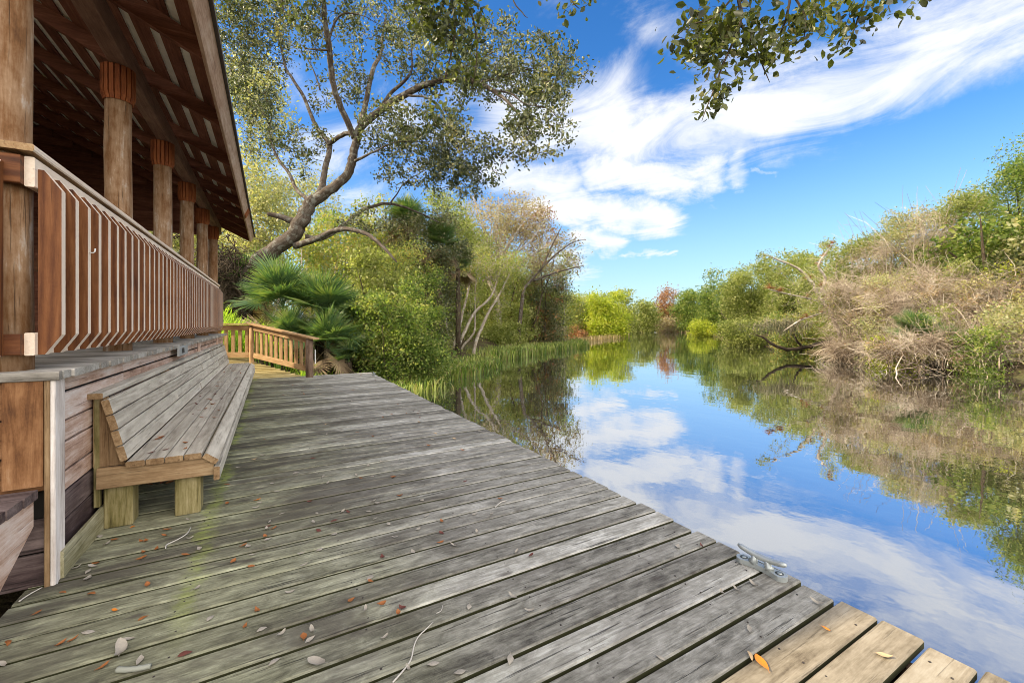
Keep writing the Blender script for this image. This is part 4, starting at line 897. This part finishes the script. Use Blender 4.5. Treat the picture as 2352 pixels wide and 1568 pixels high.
def tangle(label, u, v, ru, rv, d, n, seed, leafn=2600, col=None):
    r = np.random.default_rng(seed); k = d / 970; base = gbase(u, d); base[2] = max(base[2], WATER - .1); c = P(u, v, d); R3 = np.array((ru * k, ru * k * .7, rv * k))
    e = empty('dead_brush', tuple(base), label, 'dead brush', 'mounds of dead brush on the right bank')
    def spread_pts(n, m=18):
        cc = c + rnd_unit(m, r) * (r.uniform(.1, 1, m) ** .5)[:, None] * R3 * .9; w = r.integers(0, m, n); sc = r.uniform(.18, .5, m)
        p = cc[w] + rnd_unit(n, r) * (r.uniform(.0, 1, n) ** .5)[:, None] * R3 * sc[w][:, None]; p[:, 2] = np.maximum(p[:, 2], WATER + .04); return p
    n = int(n * 1.5); stt = spread_pts(n); dr = rnd_unit(n, r) + np.array((0, 0, .15)); L = r.uniform(.35, 1.5, n) ** 1.4 * .85
    pts = strands(n, 6, stt, nrm_rows(dr), L, .10, r, .30); pts[:, :, 2] = np.maximum(pts[:, :, 2], WATER - .02)
    link('twigs', strand_mesh('twigs', pts, r.uniform(.004, .009, n) * np.where(r.uniform(size=n) < .10, 2.1, 1.), np.full(n, .003), base), TANT, e)
    m2 = 70; st2 = np.repeat(base[None], m2, 0) + r.normal(size=(m2, 3)) * np.array((R3[0] * .5, R3[1] * .4, .1)); tg_ = c + rnd_unit(m2, r) * R3 * 1.05
    pts = strands(m2, 8, st2, nrm_rows(tg_ - st2 + np.array((0, 0, .5)) + r.normal(size=(m2, 3)) * .5), np.linalg.norm(tg_ - st2, axis=1) * 1.2, .06, r, .22); pts[:, :, 2] = np.maximum(pts[:, :, 2], WATER - .05)
    link('stems', strand_mesh('stems', pts, r.uniform(.012, .032, m2), np.full(m2, .007), base), TANT, e)
    cen = spread_pts(leafn); V, F = leaf_diamonds(cen, .095, .5, r); link('dead_leaves', np_mesh('dead_leaves', V, F, base), DEADL, e)
    cen = spread_pts(int(leafn * 1.3), 9); V, F = leaf_diamonds(cen, .085, .55, r); link('vine_leaves', np_mesh('vine_leaves', V, F, base), MIXL, e)
    return e
T = tangle
T('rounded tan mound of dead brush beside the bromeliad covered tree', 1990, 700, 95, 80, 22, 2300, 1, 3200)
T('high tan curtain of dead vines under the grey green oak crown', 2160, 655, 110, 34, 22, 1500, 2, 1600)
T('broad tan mound of dead brush in the middle of the right bank', 2130, 715, 120, 68, 20, 2400, 3, 2800)
T('pale dead brush heap under the olive oak crown', 2270, 710, 105, 70, 18.5, 2200, 4, 2400)
T('dark edged dead brush hanging to the water beside the fallen branch', 1945, 800, 42, 28, 21.5, 1100, 5, 900)
T('low dead brush trailing in the water in front of the broad mound', 2090, 800, 105, 32, 17.8, 1300, 6, 1500)
T('low thorny dead brush trailing in the water near the right edge', 2250, 792, 115, 46, 17.2, 1500, 7, 1300)
T('dead brush mound cut by the right edge of the view', 2400, 722, 100, 110, 17.6, 2200, 8, 2400)
T('dead brown twigs over the oak draped in vines', 2010, 590, 80, 40, 25.5, 500, 9, 300)
T('bare pale twigs over the crown of the grey green oak', 2120, 530, 90, 50, 24, 560, 10, 150)

# bromeliad covered leaning tree, fallen branch with moss
def PP(pts, d): return [P(q[0], q[1], d + (q[3] if len(q) > 3 else 0)) for q in pts], [q[2] for q in pts]
bb = gbase(1945, 23.5); lb = [([bb] + PP([(1925, 758, .15), (1905, 715, .14), (1880, 680, .13), (1862, 645, .11), (1830, 615, .09), (1790, 598, .07), (1755, 585, .03)], 23.5)[0], [.2, .16, .15, .14, .12, .09, .07, .03]),
  PP([(1880, 680, .11), (1895, 640, .10, -.4), (1880, 610, .09, -.6), (1898, 580, .06, -.8), (1912, 560, .03, -1)], 23.5), PP([(1885, 690, .09), (1830, 680, .07, -.3), (1780, 668, .05, -.5), (1765, 664, .02, -.6)], 23.5),
  PP([(1890, 690, .08), (1930, 680, .06, -.5), (1965, 682, .03, -.8)], 23.5), PP([(1900, 715, .08), (1840, 735, .06, -.6), (1800, 760, .03, -.9)], 23.5)]
sp = blob_points([cam_blob(1755, 588, 16, 10, 23.5, 26), cam_blob(1905, 575, 16, 22, 22.8, 34), cam_blob(1840, 680, 75, 55, 23.2, 120), cam_blob(1790, 620, 30, 15, 23.4, 14)])
lb = [(p_, [q * .66 for q in r_]) for p_, r_ in lb]
brt = make_tree('bromeliad_tree', 'crooked leaning tree with reddish air plants on its bare limbs', 'tree', bb, lb, sp, OLIV, PALEB, .085, 12, .22, .55, None, .012, True, seed=90, sides=9)
n = 26; st_ = np.zeros((n, 3)); rr_ = np.random.default_rng(4); dr_ = rnd_unit(n, rr_); dr_[:, 2] = np.abs(dr_[:, 2]) * .8
apm = strand_mesh('air_plant', strands(n, 5, st_, nrm_rows(dr_), rr_.uniform(.16, .34, n), .12, rr_, .1), np.full(n, .016), np.full(n, .004), (0, 0, 0)); apm.materials.append(RUST)
for (pts, _r) in lb:
    for k in range(5):
        i = rr_.integers(1, len(pts)) if len(pts) > 2 else 1; q = rr_.uniform(); p = np.asarray(pts[i - 1]) * (1 - q) + np.asarray(pts[i]) * q
        if p[2] < 1.4: continue
        o = bpy.data.objects.new('air_plant', apm); COL.objects.link(o); o.parent = brt; o.location = Vector(p + np.array((0, 0, .06))) - wloc(brt); o.rotation_euler = (0, 0, rr_.uniform(0, 6)); o.scale = (rr_.uniform(.7, 1.4),) * 3
MOSS = leafmat('spanish_moss', [(.24, .22, .15), (.33, .30, .21), (.40, .36, .26)], .3, .8, .1)
lf, rf = PP([(1945, 782, .12), (1915, 786, .13), (1880, 790, .12, -.3), (1845, 799, .11, -.6), (1808, 802, .10, -.9), (1775, 791, .08, -1.1), (1755, 776, .06, -1.2), (1735, 768, .03, -1.2)], 25)
fb_ = make_tree('fallen_branch', 'dark fallen branch arching low over the water with hanging moss', 'fallen branch', lf[0], [(lf, rf), PP([(1845, 799, .07, -.6), (1830, 782, .06, -.7), (1822, 765, .03, -.8)], 25), PP([(1900, 790, .06, -.1), (1890, 803, .05, -.1), (1912, 818, .04, -.1), (1940, 822, .03, -.1)], 25)],
   blob_points([cam_blob(1725, 755, 40, 18, 24, 40), cam_blob(1770, 745, 40, 14, 24, 30)]), DARK, DARKB, .08, 10, .2, .55, None, .01, True, seed=91, sides=9)
mo = []
for (u, v, nn_, ln) in [(1765, 735, 60, .9), (1790, 740, 60, .8), (1815, 735, 90, 1.25), (1830, 738, 60, .8), (1850, 742, 40, .7), (1750, 745, 40, .5)]:
    st_ = P(u, v, 24.2) + rr_.normal(size=(nn_, 3)) * np.array((.22, .2, .10)); mo.append(strands(nn_, 6, st_, nrm_rows(rr_.normal(size=(nn_, 3)) * .25 + np.array((0, 0, -1))), rr_.uniform(.4, 1, nn_) * ln, .1, rr_, .12))
mo = np.concatenate(mo); link('moss', strand_mesh('moss', mo, np.full(len(mo), .014), np.full(len(mo), .006), lf[0]), MOSS, fb_)

# ---- palmettos
PALM = leafmat('palmetto_fronds', [(0.055, 0.111, 0.042), (0.077, 0.149, 0.053), (0.116, 0.193, 0.065), (0.069, 0.126, 0.058), (0.17, 0.237, 0.058), (0.216, 0.253, 0.105)], .3, .33, .6)
PALMD = leafmat('dead_palm_fronds', [(.22, .16, .10), (.30, .23, .14), (.16, .11, .07)], .2, .7, .2)
def frond_mesh(seed, mat):
    r = np.random.default_rng(seed); V = []; F = []; L = .95
    mbp = MB(); pet = r.uniform(.5, .85); pth = [(pet * q, 0, .10 * math.sin(q * 2.2)) for q in (0, .33, .66, 1)]
    for a, b in zip(pth[:-1], pth[1:]):
        i = len(V); w = .013
        V += [(a[0], -w, a[2]), (a[0], w, a[2]), (b[0], w, b[2]), (b[0], -w, b[2]), (a[0], 0, a[2] - .014), (b[0], 0, b[2] - .014)]; F += [(i, i + 1, i + 2, i + 3), (i, i + 3, i + 5, i + 4), (i + 1, i + 4, i + 5, i + 2)]
    o = np.array(pth[-1]); ns = 46
    for k in range(ns):
        q = (k + .5) / ns * 2 - 1; a = q * 2.15 + r.uniform(-.03, .03); dirv = np.array((math.cos(a), math.sin(a), .30 * (abs(q) - .4))); dirv /= np.linalg.norm(dirv); sd = np.array((-math.sin(a), math.cos(a), 0)); up_ = np.cross(dirv, sd)
        ln = L * (1 - .28 * abs(q) ** 2) * r.uniform(.88, 1.06); dr = r.uniform(.02, .12) * (1 if r.uniform() < .85 else 3.)
        for (t0, t1) in ((0, .35), (.35, .72), (.72, 1.0)):
            i = len(V)
            for t in (t0, t1):
                w = ln * (.026 * t / .35 + .001) if t <= .35 else ln * .027 * (1 - ((t - .35) / .65) ** 1.5) + .0008
                p = o + dirv * ln * t - np.array((0, 0, 1)) * dr * t ** 2.6 * ln; V += [p - sd * w, p + up_ * w * .55, p + sd * w]
            F += [(i, i + 1, i + 4, i + 3), (i + 1, i + 2, i + 5, i + 4)]
    me = np_mesh('frond', V, F); me.materials.append(mat); return me
FR = [frond_mesh(s_, PALM) for s_ in (1, 2, 3, 4)]; FRD = [frond_mesh(s_, PALMD) for s_ in (5, 6)]
def palmetto(label, x, y, z0, hgt, nf, sc, seed, dead=3, spread=1., grp='palmettos behind the fence', tilt=(0, 0)):
    r = np.random.default_rng(seed); e = empty('cabbage_palm' if 'cabbage' in label or 'palm head' in label else 'palmetto', (x, y, z0), label, 'palm' if 'palm head' in label else 'palmetto', grp)
    m = MB(); m.tube([(x, y, z0 - .3), (x + tilt[0] * .4, y + tilt[1] * .4, z0 + hgt * .5), (x + tilt[0], y + tilt[1], z0 + hgt)], [.14, .13, .10], 10, wob=.15); m.build('trunk', DARKB, e)
    for k in range(nf + dead):
        dd_ = k >= nf; o = bpy.data.objects.new('frond', random.choice(FRD if dd_ else FR)); COL.objects.link(o); o.parent = e
        az = k * 2.399 + r.uniform(-.3, .3); ev = r.uniform(-.9, -.5) if dd_ else rad(86 - 74 * (k + .5) / nf + r.uniform(-7, 7))
        o.location = (tilt[0], tilt[1], hgt + r.uniform(-.05, .05)); o.rotation_euler = (r.uniform(-.5, .5), -ev, az); o.scale = (sc * r.uniform(.85, 1.12),) * 3
    return e
def pal(label, u, d, zc, nf, sc, seed, **k):
    p = P(u, 743, d); g = float(ground_z(p[0], p[1])); return palmetto(label, p[0], p[1], g - .05, max(.3, zc - g), nf, sc, seed, **k)
pal('palmetto rising beside the last pavilion column', 572, 15.6, 2.45, 17, 1.05, 1)
pal('tallest palmetto with wide fans in the middle of the clump', 650, 13.4, 1.75, 18, 1.15, 2, dead=3)
pal('palmetto with bright backlit fans right of the tallest one', 735, 13.6, 1.5, 17, 1.08, 3, dead=3)
pal('low dark palmetto right behind the dark fence post', 752, 12.4, .55, 18, .8, 4)
pal('palmetto leaning out at the right of the clump', 800, 14.2, 1.2, 18, .9, 5)
pal('small palmetto tuft just above the fence rail', 672, 12.6, .75, 12, .7, 6, dead=1)
pal('small palmetto in the weeds at the deck corner', 800, 12.6, .15, 9, .55, 7, dead=1)
pal('cabbage palm head in the dark evergreen tree', 935, 20.5, 6.1, 22, .9, 8, grp=None, dead=5)
pal('cabbage palm head low in the dark evergreen tree', 1010, 20.0, 4.9, 22, .85, 9, grp=None, dead=6)
pal('dark palm head at the right side of the dark evergreen tree', 1052, 21.5, 4.1, 18, .8, 10, grp=None, dead=4)
pal('palmetto in the foot of the dead brush on the right bank', 2105, 17.8, .75, 16, .75, 11, grp=None, dead=5)
pal('pale palmetto low at the water beside the green bush', 2180, 17.0, .35, 12, .65, 12, grp=None, dead=3)
# shaggy dead skirt of a palm behind the last column
r_ = np.random.default_rng(9); n = 900; st_ = P(520, 640, 14.6) + r_.normal(size=(n, 3)) * np.array((.42, .4, .62)); g0 = gbase(520, 14.6)
e = empty('shaggy_palm', tuple(g0), 'dark shaggy palm stump behind the last pavilion column', 'palm')
m = MB(); m.tube([g0, g0 + np.array((0, 0, 1.2)), P(520, 600, 14.6)], [.3, .28, .2], 12, wob=.1); m.build('trunk', DARKB, e)
link('thatch', strand_mesh('thatch', strands(n, 5, st_, nrm_rows(r_.normal(size=(n, 3)) * .7 + np.array((0, 0, -.5))), r_.uniform(.3, .8, n), .15, r_, .15), np.full(n, .022), np.full(n, .006), g0), DARKB, e)

# ---- grass and reeds
def blades(name, base_pts, hgt, w, mat, label, cat, r, lean=.35, org=(0, 0, 0)):
    n = len(base_pts); h = hgt * r.uniform(.55, 1.2, n); a = r.uniform(0, 6.283, n); d = np.stack([np.cos(a), np.sin(a), np.zeros(n)], 1); sd = np.stack([-np.sin(a), np.cos(a), np.zeros(n)], 1); le = r.uniform(.1, 1., n) * lean * h; V = []
    for t, ww in ((0, .8), (.4, 1.), (.75, .75), (1., .08)):
        p = base_pts + d * (le * t ** 2)[:, None] + np.array((0, 0, 1.)) * (h * (t - .22 * t ** 2.5))[:, None]; V += [p - sd * w * ww, p + sd * w * ww]
    V = np.stack(V, 1).reshape(-1, 3); b = np.arange(n)[:, None] * 8; F = np.concatenate([b + np.array([k, k + 1, k + 3, k + 2]) for k in (0, 2, 4)])
    o = link(name, np_mesh(name, V, F, org), mat, None, org); return tag(o, label, cat, kind='stuff')
REED = leafmat('reed_blades', [(0.095, 0.162, 0.027), (0.176, 0.257, 0.041), (0.324, 0.405, 0.095), (0.068, 0.108, 0.02), (0.459, 0.472, 0.162), (0.27, 0.23, 0.095)], .4, .4, .4)
LUSH = leafmat('lush_grass', [(0.23, 0.365, 0.034), (0.324, 0.459, 0.054), (0.419, 0.513, 0.081), (0.149, 0.257, 0.027)], .5, .45, .4)
DRYG = leafmat('dry_reeds', [(.30, .23, .11), (.22, .16, .08), (.38, .31, .17), (.16, .15, .05)], .35)
def strip(us, n, r, jd=.6, ju=6):
    us = np.array(us, float); t = r.uniform(0, len(us) - 1.001, n); i = t.astype(int); q = t - i; u = us[i, 0] * (1 - q) + us[i + 1, 0] * q; v = us[i, 1] * (1 - q) + us[i + 1, 1] * q; wv_ = us[i, 2] * (1 - q) + us[i + 1, 2] * q
    u = u + r.normal(size=n) * ju; v = v + r.uniform(-1, 1, n) * wv_; d = (H - WATER) * 970 / np.maximum(v - 743, 4); a = (u - 1176) / 970
    return np.stack([(a * C + S) * d, (-a * S + C) * d, np.full(n, WATER - .05)], 1)
r = np.random.default_rng(21)
blades('marsh_grass', np.concatenate([strip([(905, 880, 14), (960, 875, 16), (1020, 862, 16), (1090, 848, 14), (1140, 838, 9)], 5200, r), strip([(880, 862, 14), (980, 848, 14), (1100, 832, 10)], 2200, r)]), .52, .024, REED, 'bright green reeds standing in the shallows just past the deck', 'reeds', r, .6)
blades('marsh_grass', np.concatenate([strip([(1120, 826, 9), (1180, 816, 8), (1250, 806, 6), (1345, 794, 4)], 5200, r), strip([(1000, 828, 8), (1130, 812, 6), (1340, 789, 3)], 2600, r)]), .72, .02, REED, 'long strip of green reeds along the left bank towards the bend', 'reeds', r)
blades('marsh_grass', strip([(895, 905, 12), (930, 900, 16), (1000, 885, 10)], 420, r, ju=14), .5, .02, REED, 'scattered broad bladed water plants at the deck corner', 'water plants', r, .6)
blades('dry_grass', np.concatenate([strip([(1150, 805, 6), (1250, 795, 5), (1340, 784, 3), (1440, 772, 2)], 2600, r), strip([(1570, 762, 2), (1660, 772, 3), (1740, 784, 4)], 1500, r)]), .7, .025, DRYG, 'dry yellowish grass along both banks near the bend', 'dry grass', r)
n = 3200; x_ = r.uniform(-2.8, .7, n); y_ = r.uniform(13.1, 16.6, n); keep = (x_ < 1.6 - (y_ - 11) * .5 + .5 * r.normal(size=n)); x_, y_ = x_[keep], y_[keep]
blades('bank_grass', np.stack([x_, y_, ground_z(x_, y_) - .03], 1), .85, .016, LUSH, 'lush bright green grass on the bank behind the fence', 'grass', r, .7)
n = 1500; x_ = r.uniform(.7, 3.2, n); y_ = r.uniform(11.4, 13.6, n); z_ = ground_z(x_, y_); k_ = z_ > WATER - .1; x_, y_, z_ = x_[k_], y_[k_], z_[k_]
blades('bank_grass', np.stack([x_, y_, z_ - .03], 1), .5, .014, LUSH, 'green weeds on the muddy bank at the far deck corner', 'weeds', r, .8)

# ---- branches of a near oak reaching over the deck from behind the viewpoint
NEARL = leafmat('near_oak_leaves', [(0.025, 0.032, 0.01), (0.043, 0.054, 0.014), (0.072, 0.086, 0.018), (0.144, 0.166, 0.029), (0.216, 0.194, 0.101), (0.036, 0.043, 0.013), (0.108, 0.122, 0.022)], .38, .38, .5)
def V3(u, v, d): return tuple(P(u, v, d))
ot = np.array((-2.1, -2.8, float(ground_z(-2.1, -2.8)) - .1))
d1, d2 = 4.6, 3.4
nl = [([ot, ot + np.array((.1, .2, 1.6)), (-1.8, -2.2, 3.2), (-.9, -.6, 4.9), (.2, 1.3, 5.6), V3(1040, -170, d1), V3(900, -260, 5.2)], [.30, .24, .20, .14, .10, .06, .03]),
 ([(-.9, -.6, 4.9), (.9, .3, 5.1), (2.6, 1.6, 4.9), V3(1800, -170, d2), V3(2000, -140, 3.5), V3(2200, -110, 3.6)], [.12, .10, .08, .05, .03, .015]),
 ([V3(1040, -170, d1), V3(1030, -60, d1), V3(1045, 60, d1), V3(1030, 150, d1), V3(1000, 245, d1)], [.03, .02, .013, .008, .004]),
 ([V3(1030, -60, d1), V3(1085, 40, d1), V3(1095, 130, d1), V3(1085, 200, d1)], [.015, .011, .007, .004]), ([V3(1030, -60, d1), V3(970, 0, d1), V3(950, 40, d1)], [.014, .009, .004]),
 ([V3(1690, -160, d2), V3(1695, -20, d2), V3(1700, 55, d2), V3(1660, 150, d2), V3(1640, 205, d2), V3(1622, 250, d2), V3(1612, 278, d2)], [.02, .015, .011, .008, .006, .004, .002]),
 ([V3(1700, 55, d2), V3(1735, 110, d2), V3(1755, 160, d2), V3(1768, 190, d2)], [.009, .007, .005, .002]), ([V3(1695, -20, d2), V3(1640, 40, d2), V3(1580, 60, d2), V3(1550, 90, d2)], [.01, .007, .005, .003]),
 ([V3(1800, -170, d2), V3(1815, -20, d2), V3(1800, 60, d2), V3(1775, 105, d2)], [.016, .011, .008, .003]), ([V3(1815, -20, d2), V3(1850, 40, d2), V3(1845, 95, d2)], [.01, .007, .003]),
 ([V3(2000, -140, 3.5), V3(1990, -20, d2), V3(1965, 60, d2), V3(1945, 105, d2)], [.014, .010, .007, .003]), ([V3(1040, -170, d1), V3(1300, -120, 4.), V3(1310, -10, 4.), V3(1330, 20, 4.)], [.02, .012, .008, .003]),
 ([V3(1240, -90, 4.), V3(1180, -10, 4.), V3(1200, 30, 4.), V3(1212, 42, 4.)], [.01, .007, .005, .002]), ([V3(900, -260, 5.2), V3(700, -150, 5.), V3(650, -20, 4.8), V3(655, 40, 4.8)], [.02, .015, .009, .004])]
nb = [cam_blob(1020, 15, 100, 45, d1, 120, .5), cam_blob(1050, 85, 60, 50, d1, 56, .35), cam_blob(1000, 60, 50, 40, d1, 24, .3), cam_blob(1065, 150, 38, 45, d1, 26, .25), cam_blob(1028, 185, 20, 28, d1, 7, .15), cam_blob(1000, 240, 12, 18, d1, 7, .1), cam_blob(1085, 195, 16, 18, d1, 6, .1),
 cam_blob(660, 15, 40, 35, 4.8, 14, .3), cam_blob(1690, 30, 110, 50, d2, 74, .35), cam_blob(1680, 105, 85, 45, d2, 46, .3), cam_blob(1590, 85, 40, 40, d2, 18, .2), cam_blob(1610, 140, 45, 35, d2, 16, .2), cam_blob(1650, 205, 24, 28, d2, 10, .12), cam_blob(1620, 248, 12, 22, d2, 6, .08),
 cam_blob(1740, 150, 30, 45, d2, 17, .2), cam_blob(1700, 185, 30, 20, d2, 8, .15), cam_blob(1820, 50, 55, 45, d2, 32, .3), cam_blob(1800, 105, 35, 16, d2, 8, .12), cam_blob(1850, 90, 20, 18, d2, 6, .1), cam_blob(1975, 40, 50, 38, d2, 26, .25), cam_blob(1945, 98, 24, 14, d2, 8, .12), cam_blob(1335, 6, 38, 18, 4., 12, .2), cam_blob(2120, -8, 60, 10, 3.5, 7, .2), cam_blob(1900, 0, 60, 20, d2, 16, .25), cam_blob(1270, -14, 30, 8, 4., 5, .2)]
nb = [(c_, r_, max(3, int(k_ * (.6 if c_[0] > 1.6 else .85)))) for c_, r_, k_ in nb]
make_tree('overhanging_oak', 'near oak boughs with broad dark leaves hanging in from the top of the view', 'oak tree', ot, nl, blob_points(nb), NEARL, DARKB, leaf=.066, per=8, spread=.10, asp=.58, seed=95, sides=10, twr=.004, up=.1, kink=.1)

# ---- fallen leaves and twigs on the deck
def z0(px, py):
    d = H * 1031 / (py - 789.8); a = (px - 1250) / 1031; return ((a * C + S) * d, (-a * S + C) * d)
FLM = {'w': plain('bleached_leaf', (.30, .27, .225), .7), 'b': plain('rust_leaf', (.27, .10, .03), .55), 'r': plain('dark_red_leaf', (.12, .04, .03), .6), 'o': plain('orange_leaf', (.55, .18, .02), .45), 't': plain('tan_leaf', (.46, .33, .19), .6)}
def leaf_mesh(seed, curl, mat):
    r = random.Random(seed); V = []; F = []; n = 7; Lh = 1.0
    for i in range(n + 1):
        t = i / n; w = .24 * math.sin(math.pi * min(1, t * .96 + .02)) ** .75 * (1 + .25 * math.sin(t * 5 + seed)); zz = curl * (t - .5) ** 2 * 1.3 + r.uniform(-.01, .01); yy = .05 * math.sin(t * 4 + seed)
        V += [(t - .5, yy - w, zz + curl * .55 * w / .24 * .3 + r.uniform(0, .02)), (t - .5, yy, zz), (t - .5, yy + w, zz + curl * .55 * w / .24 * .3 + r.uniform(0, .02))]
    for i in range(n):
        k = i * 3; F += [(k, k + 3, k + 4, k + 1), (k + 1, k + 4, k + 5, k + 2)]
    i = len(V); V += [(-.5, -.012, V[1][2]), (-.5, .012, V[1][2]), (-.66, .01, V[1][2] + .02), (-.66, -.01, V[1][2] + .02)]; F.append((i, i + 1, i + 2, i + 3))
    zmin = min(v[2] for v in V); V = [(a, b, c - zmin) for a, b, c in V]
    me = np_mesh('fallen_leaf', V, F, smooth=True); me.materials.append(FLM[mat]); return me
LM = {k: [leaf_mesh(j * 3 + ord(k), cl, k) for j, cl in enumerate((.25, .5, -.35, .8))] for k in 'wbrot'}
LLAB = {'w': 'bleached grey dry leaf lying on the deck boards', 'b': 'rust brown dry leaf lying on the deck boards', 'r': 'dark red brown dry leaf lying on the deck boards', 'o': 'small orange leaf lying on the shaded deck boards', 't': 'tan dry leaf lying on the deck boards'}
LGRP = {'w': 'bleached leaves on the deck', 'b': 'rust brown leaves on the deck', 'r': 'dark red leaves on the deck', 'o': 'orange leaves on the shaded deck', 't': 'tan leaves on the deck'}
def fallen(x, y, kind, L=.044, label=None, z=.004, group=None):
    o = bpy.data.objects.new('fallen_leaf', random.choice(LM[kind])); COL.objects.link(o); o.location = (x, y, z); o.rotation_euler = (random.uniform(-.15, .15), random.uniform(-.12, .12), random.uniform(0, 6.28)); q = L * random.uniform(.8, 1.15); o.scale = (q, q * random.uniform(.75, 1.1), q)
    return tag(o, label or LLAB[kind], 'fallen leaf', None if label and not group else group or LGRP[kind])
c7 = '905,445,b 1110,458,b 1150,455,b 1290,418,b 1130,545,b 1232,515,b 1315,368,b 750,632,b 725,658,w 690,695,w 695,745,w 600,670,w 495,860,b 720,870,b 1155,805,b 1545,830,w 285,1025,b 905,1005,o 1125,1062,b 575,1235,b 690,1175,w 60,1260,b 1012,1232,w 1455,1345,r 805,1450,b 1095,1398,w 475,1270,b 20,1432,w 840,483,w 1565,518,w 1460,565,b 1490,437,w 1110,590,b 780,420,w 1480,290,w 1040,345,o'
c8 = '375,212,o 395,230,w 365,268,w 755,222,r 160,98,b 160,237,b 885,88,w 520,150,w 490,92,w 555,308,w 465,372,w 455,398,r 495,415,b 447,422,w 430,476,b 452,492,w 285,505,w 275,537,b 312,540,w 345,605,w 200,653,b 335,687,b 690,597,w 825,566,w 712,678,w 930,455,w 815,427,r 928,358,r 1180,293,w 1222,345,w 1030,300,r 990,298,w 1210,218,w 1240,232,w 1365,478,w 1275,620,r 1495,580,w 1690,518,b 1700,450,r 1785,540,w 1950,443,w 2235,588,w 2340,610,r 1185,768,w 1190,798,b 610,873,w 1050,930,b 1267,960,b 1417,985,r 1385,1028,b 1150,1000,w 375,1005,b 290,1115,b 40,1060,w 550,1172,w 775,1148,w 710,1195,b 755,1215,w 1290,1203,w 1895,977,w 2207,902,w 2330,1005,w 1640,1388,w 1460,1425,w 1830,1448,w 2190,1355,w 500,1373,w 410,1140,w 2120,205,b 1560,210,w 1590,328,w 1700,360,b 2060,308,w 1935,310,w 1530,418,w 1320,380,w 850,38,w 1090,36,w 1120,54,b 1200,38,w 1350,48,b 1420,24,w 1870,76,r 1400,182,b 1500,165,w 780,366,w 805,304,w'
cR_ = '145,352,w 295,350,r 630,598,w 515,625,w 425,647,w 600,882,w 1030,713,w 30,1062,w'
for txt, ox, oy, sc in ((c7, 0, 1180, .3106), (c8, 500, 1150, .3401), (cR_, 1600, 1200, .3827)):
    for q in txt.split(): a, b, k = q.split(','); fallen(*z0(ox + float(a) * sc, oy + float(b) * sc), k)
fallen(*z0(1600 + 680 * .3827, 1200 + 1100 * .3827), 'o', .066, 'glossy orange leaf lying on the sunlit boards in the near corner')
fallen(*z0(1600 + 1085 * .3827, 1200 + 875 * .3827), 'o', .036, 'tiny orange leaf beside the wood knot on the sunlit boards')
fallen(*z0(1600 + 1460 * .3827, 1200 + 1057 * .3827), 't', .055, 'curled tan leaf casting a shadow on the sunlit boards by the edge')
fallen(*z0(500 + 805 * .3401, 1150 + 1385 * .3401), 'w', .078, 'large pale oval leaf on the boards at the bottom of the view')
fallen(*z0(945 * .3106, 1180 + 1330 * .3106), 'w', .095, 'longest pale curled leaf lying in a board gap at lower left')
fallen(*z0(1600 + 605 * .3827, 1200 + 1050 * .3827), 't', .05, 'tan leaf lying on the shadow edge at the sunlit boards')
rl_ = random.Random(5)
for k in range(70):
    yy = 3.8 + 7.2 * rl_.random() ** 1.25; xx = -.25 + 2.4 * rl_.random()
    if yy > 10.9: continue
    fallen(xx, yy, rl_.choice('wwwwbbbrt'), .048)
for k in range(34): fallen(-.72 + .30 * rl_.random(), 3.5 + 6.8 * rl_.random() ** 1.3, rl_.choice('bbbrr'), .05, 'rust brown dry leaf lying on the bench seat', .4085, 'brown leaves on the bench seat')
# drift of litter under the bench
n = 420; r = np.random.default_rng(31); cen = np.stack([r.uniform(-.86, -.5, n), 4.2 + np.abs(r.normal(size=n)) * 1.2, r.uniform(.005, .03, n)], 1)
V, F = leaf_quads(cen, .05, .5, r, 0, 1.2); tag(link('leaf_litter', np_mesh('leaf_litter', V, F), [leafmat('litter', [(.22, .09, .03), (.34, .26, .19), (.13, .05, .03), (.42, .36, .29)], .05, .7, .2)]), 'drift of dry leaves caught under the bench', 'leaf litter', kind='stuff')
TW = plain('pale_twig', (.45, .42, .38), .7); TWD = plain('lichen_stick', (.24, .245, .205), .8)
def twig(name, label, pts, rr, mat):
    w = [np.array((*z0(a, b), h)) for a, b, h in pts]; p, q = smooth_path(w, rr, 4); m = MB(); m.tube(list(p), list(q), 7, wob=.12); return tag(m.build(name, mat, org=w[0]), label, 'twig')
c7p = lambda a, b, h=.006: (a * .3106, 1180 + b * .3106, h); c8p = lambda a, b, h=.006: (500 + a * .3401, 1150 + b * .3401, h)
twig('twig', 'thin white curved twig on the deck in front of the bench', [c7p(1302, 516), c7p(1312, 488), c7p(1400, 445), c7p(1470, 400), c7p(1500, 350)], [.0035, .0035, .003, .003, .002], TW)
twig('stick', 'short thick lichen covered stick at the lower left', [c7p(925, 1478, .009), c7p(1000, 1482, .01), c7p(1090, 1470, .009), c7p(1185, 1450, .009)], [.0105, .009, .0095, .008], TWD)
t_ = twig('twig', 'long thin forked pale twig at the bottom of the view', [c8p(1350, 1525), c8p(1470, 1380), c8p(1500, 1270), c8p(1530, 1200), c8p(1590, 1140), c8p(1640, 1090)], [.003, .003, .0027, .0025, .002, .001], TW)
twig('twig', 'short pale straw twig right of the long forked twig', [c8p(1660, 1028), c8p(1695, 1010), c8p(1710, 965)], [.0015, .0015, .001], TW)
twig('twig', 'dry grass stem caught under the mooring cleat', [(1800, 1362, .008), (1806, 1373, .008), (1818, 1388, .008), (1833, 1402, .006)], [.0014, .0014, .0012, .001], TW)
twig('twig', 'white twig bundle on the deck by the pavilion steps', [c7p(150, 935), c7p(230, 880), c7p(330, 825)], [.0035, .003, .002], TW)
twig('twig', 'spiky pale sprig on the deck towards the water', [c8p(2085, 262), c8p(2125, 228), c8p(2170, 215)], [.003, .0035, .002], TW)
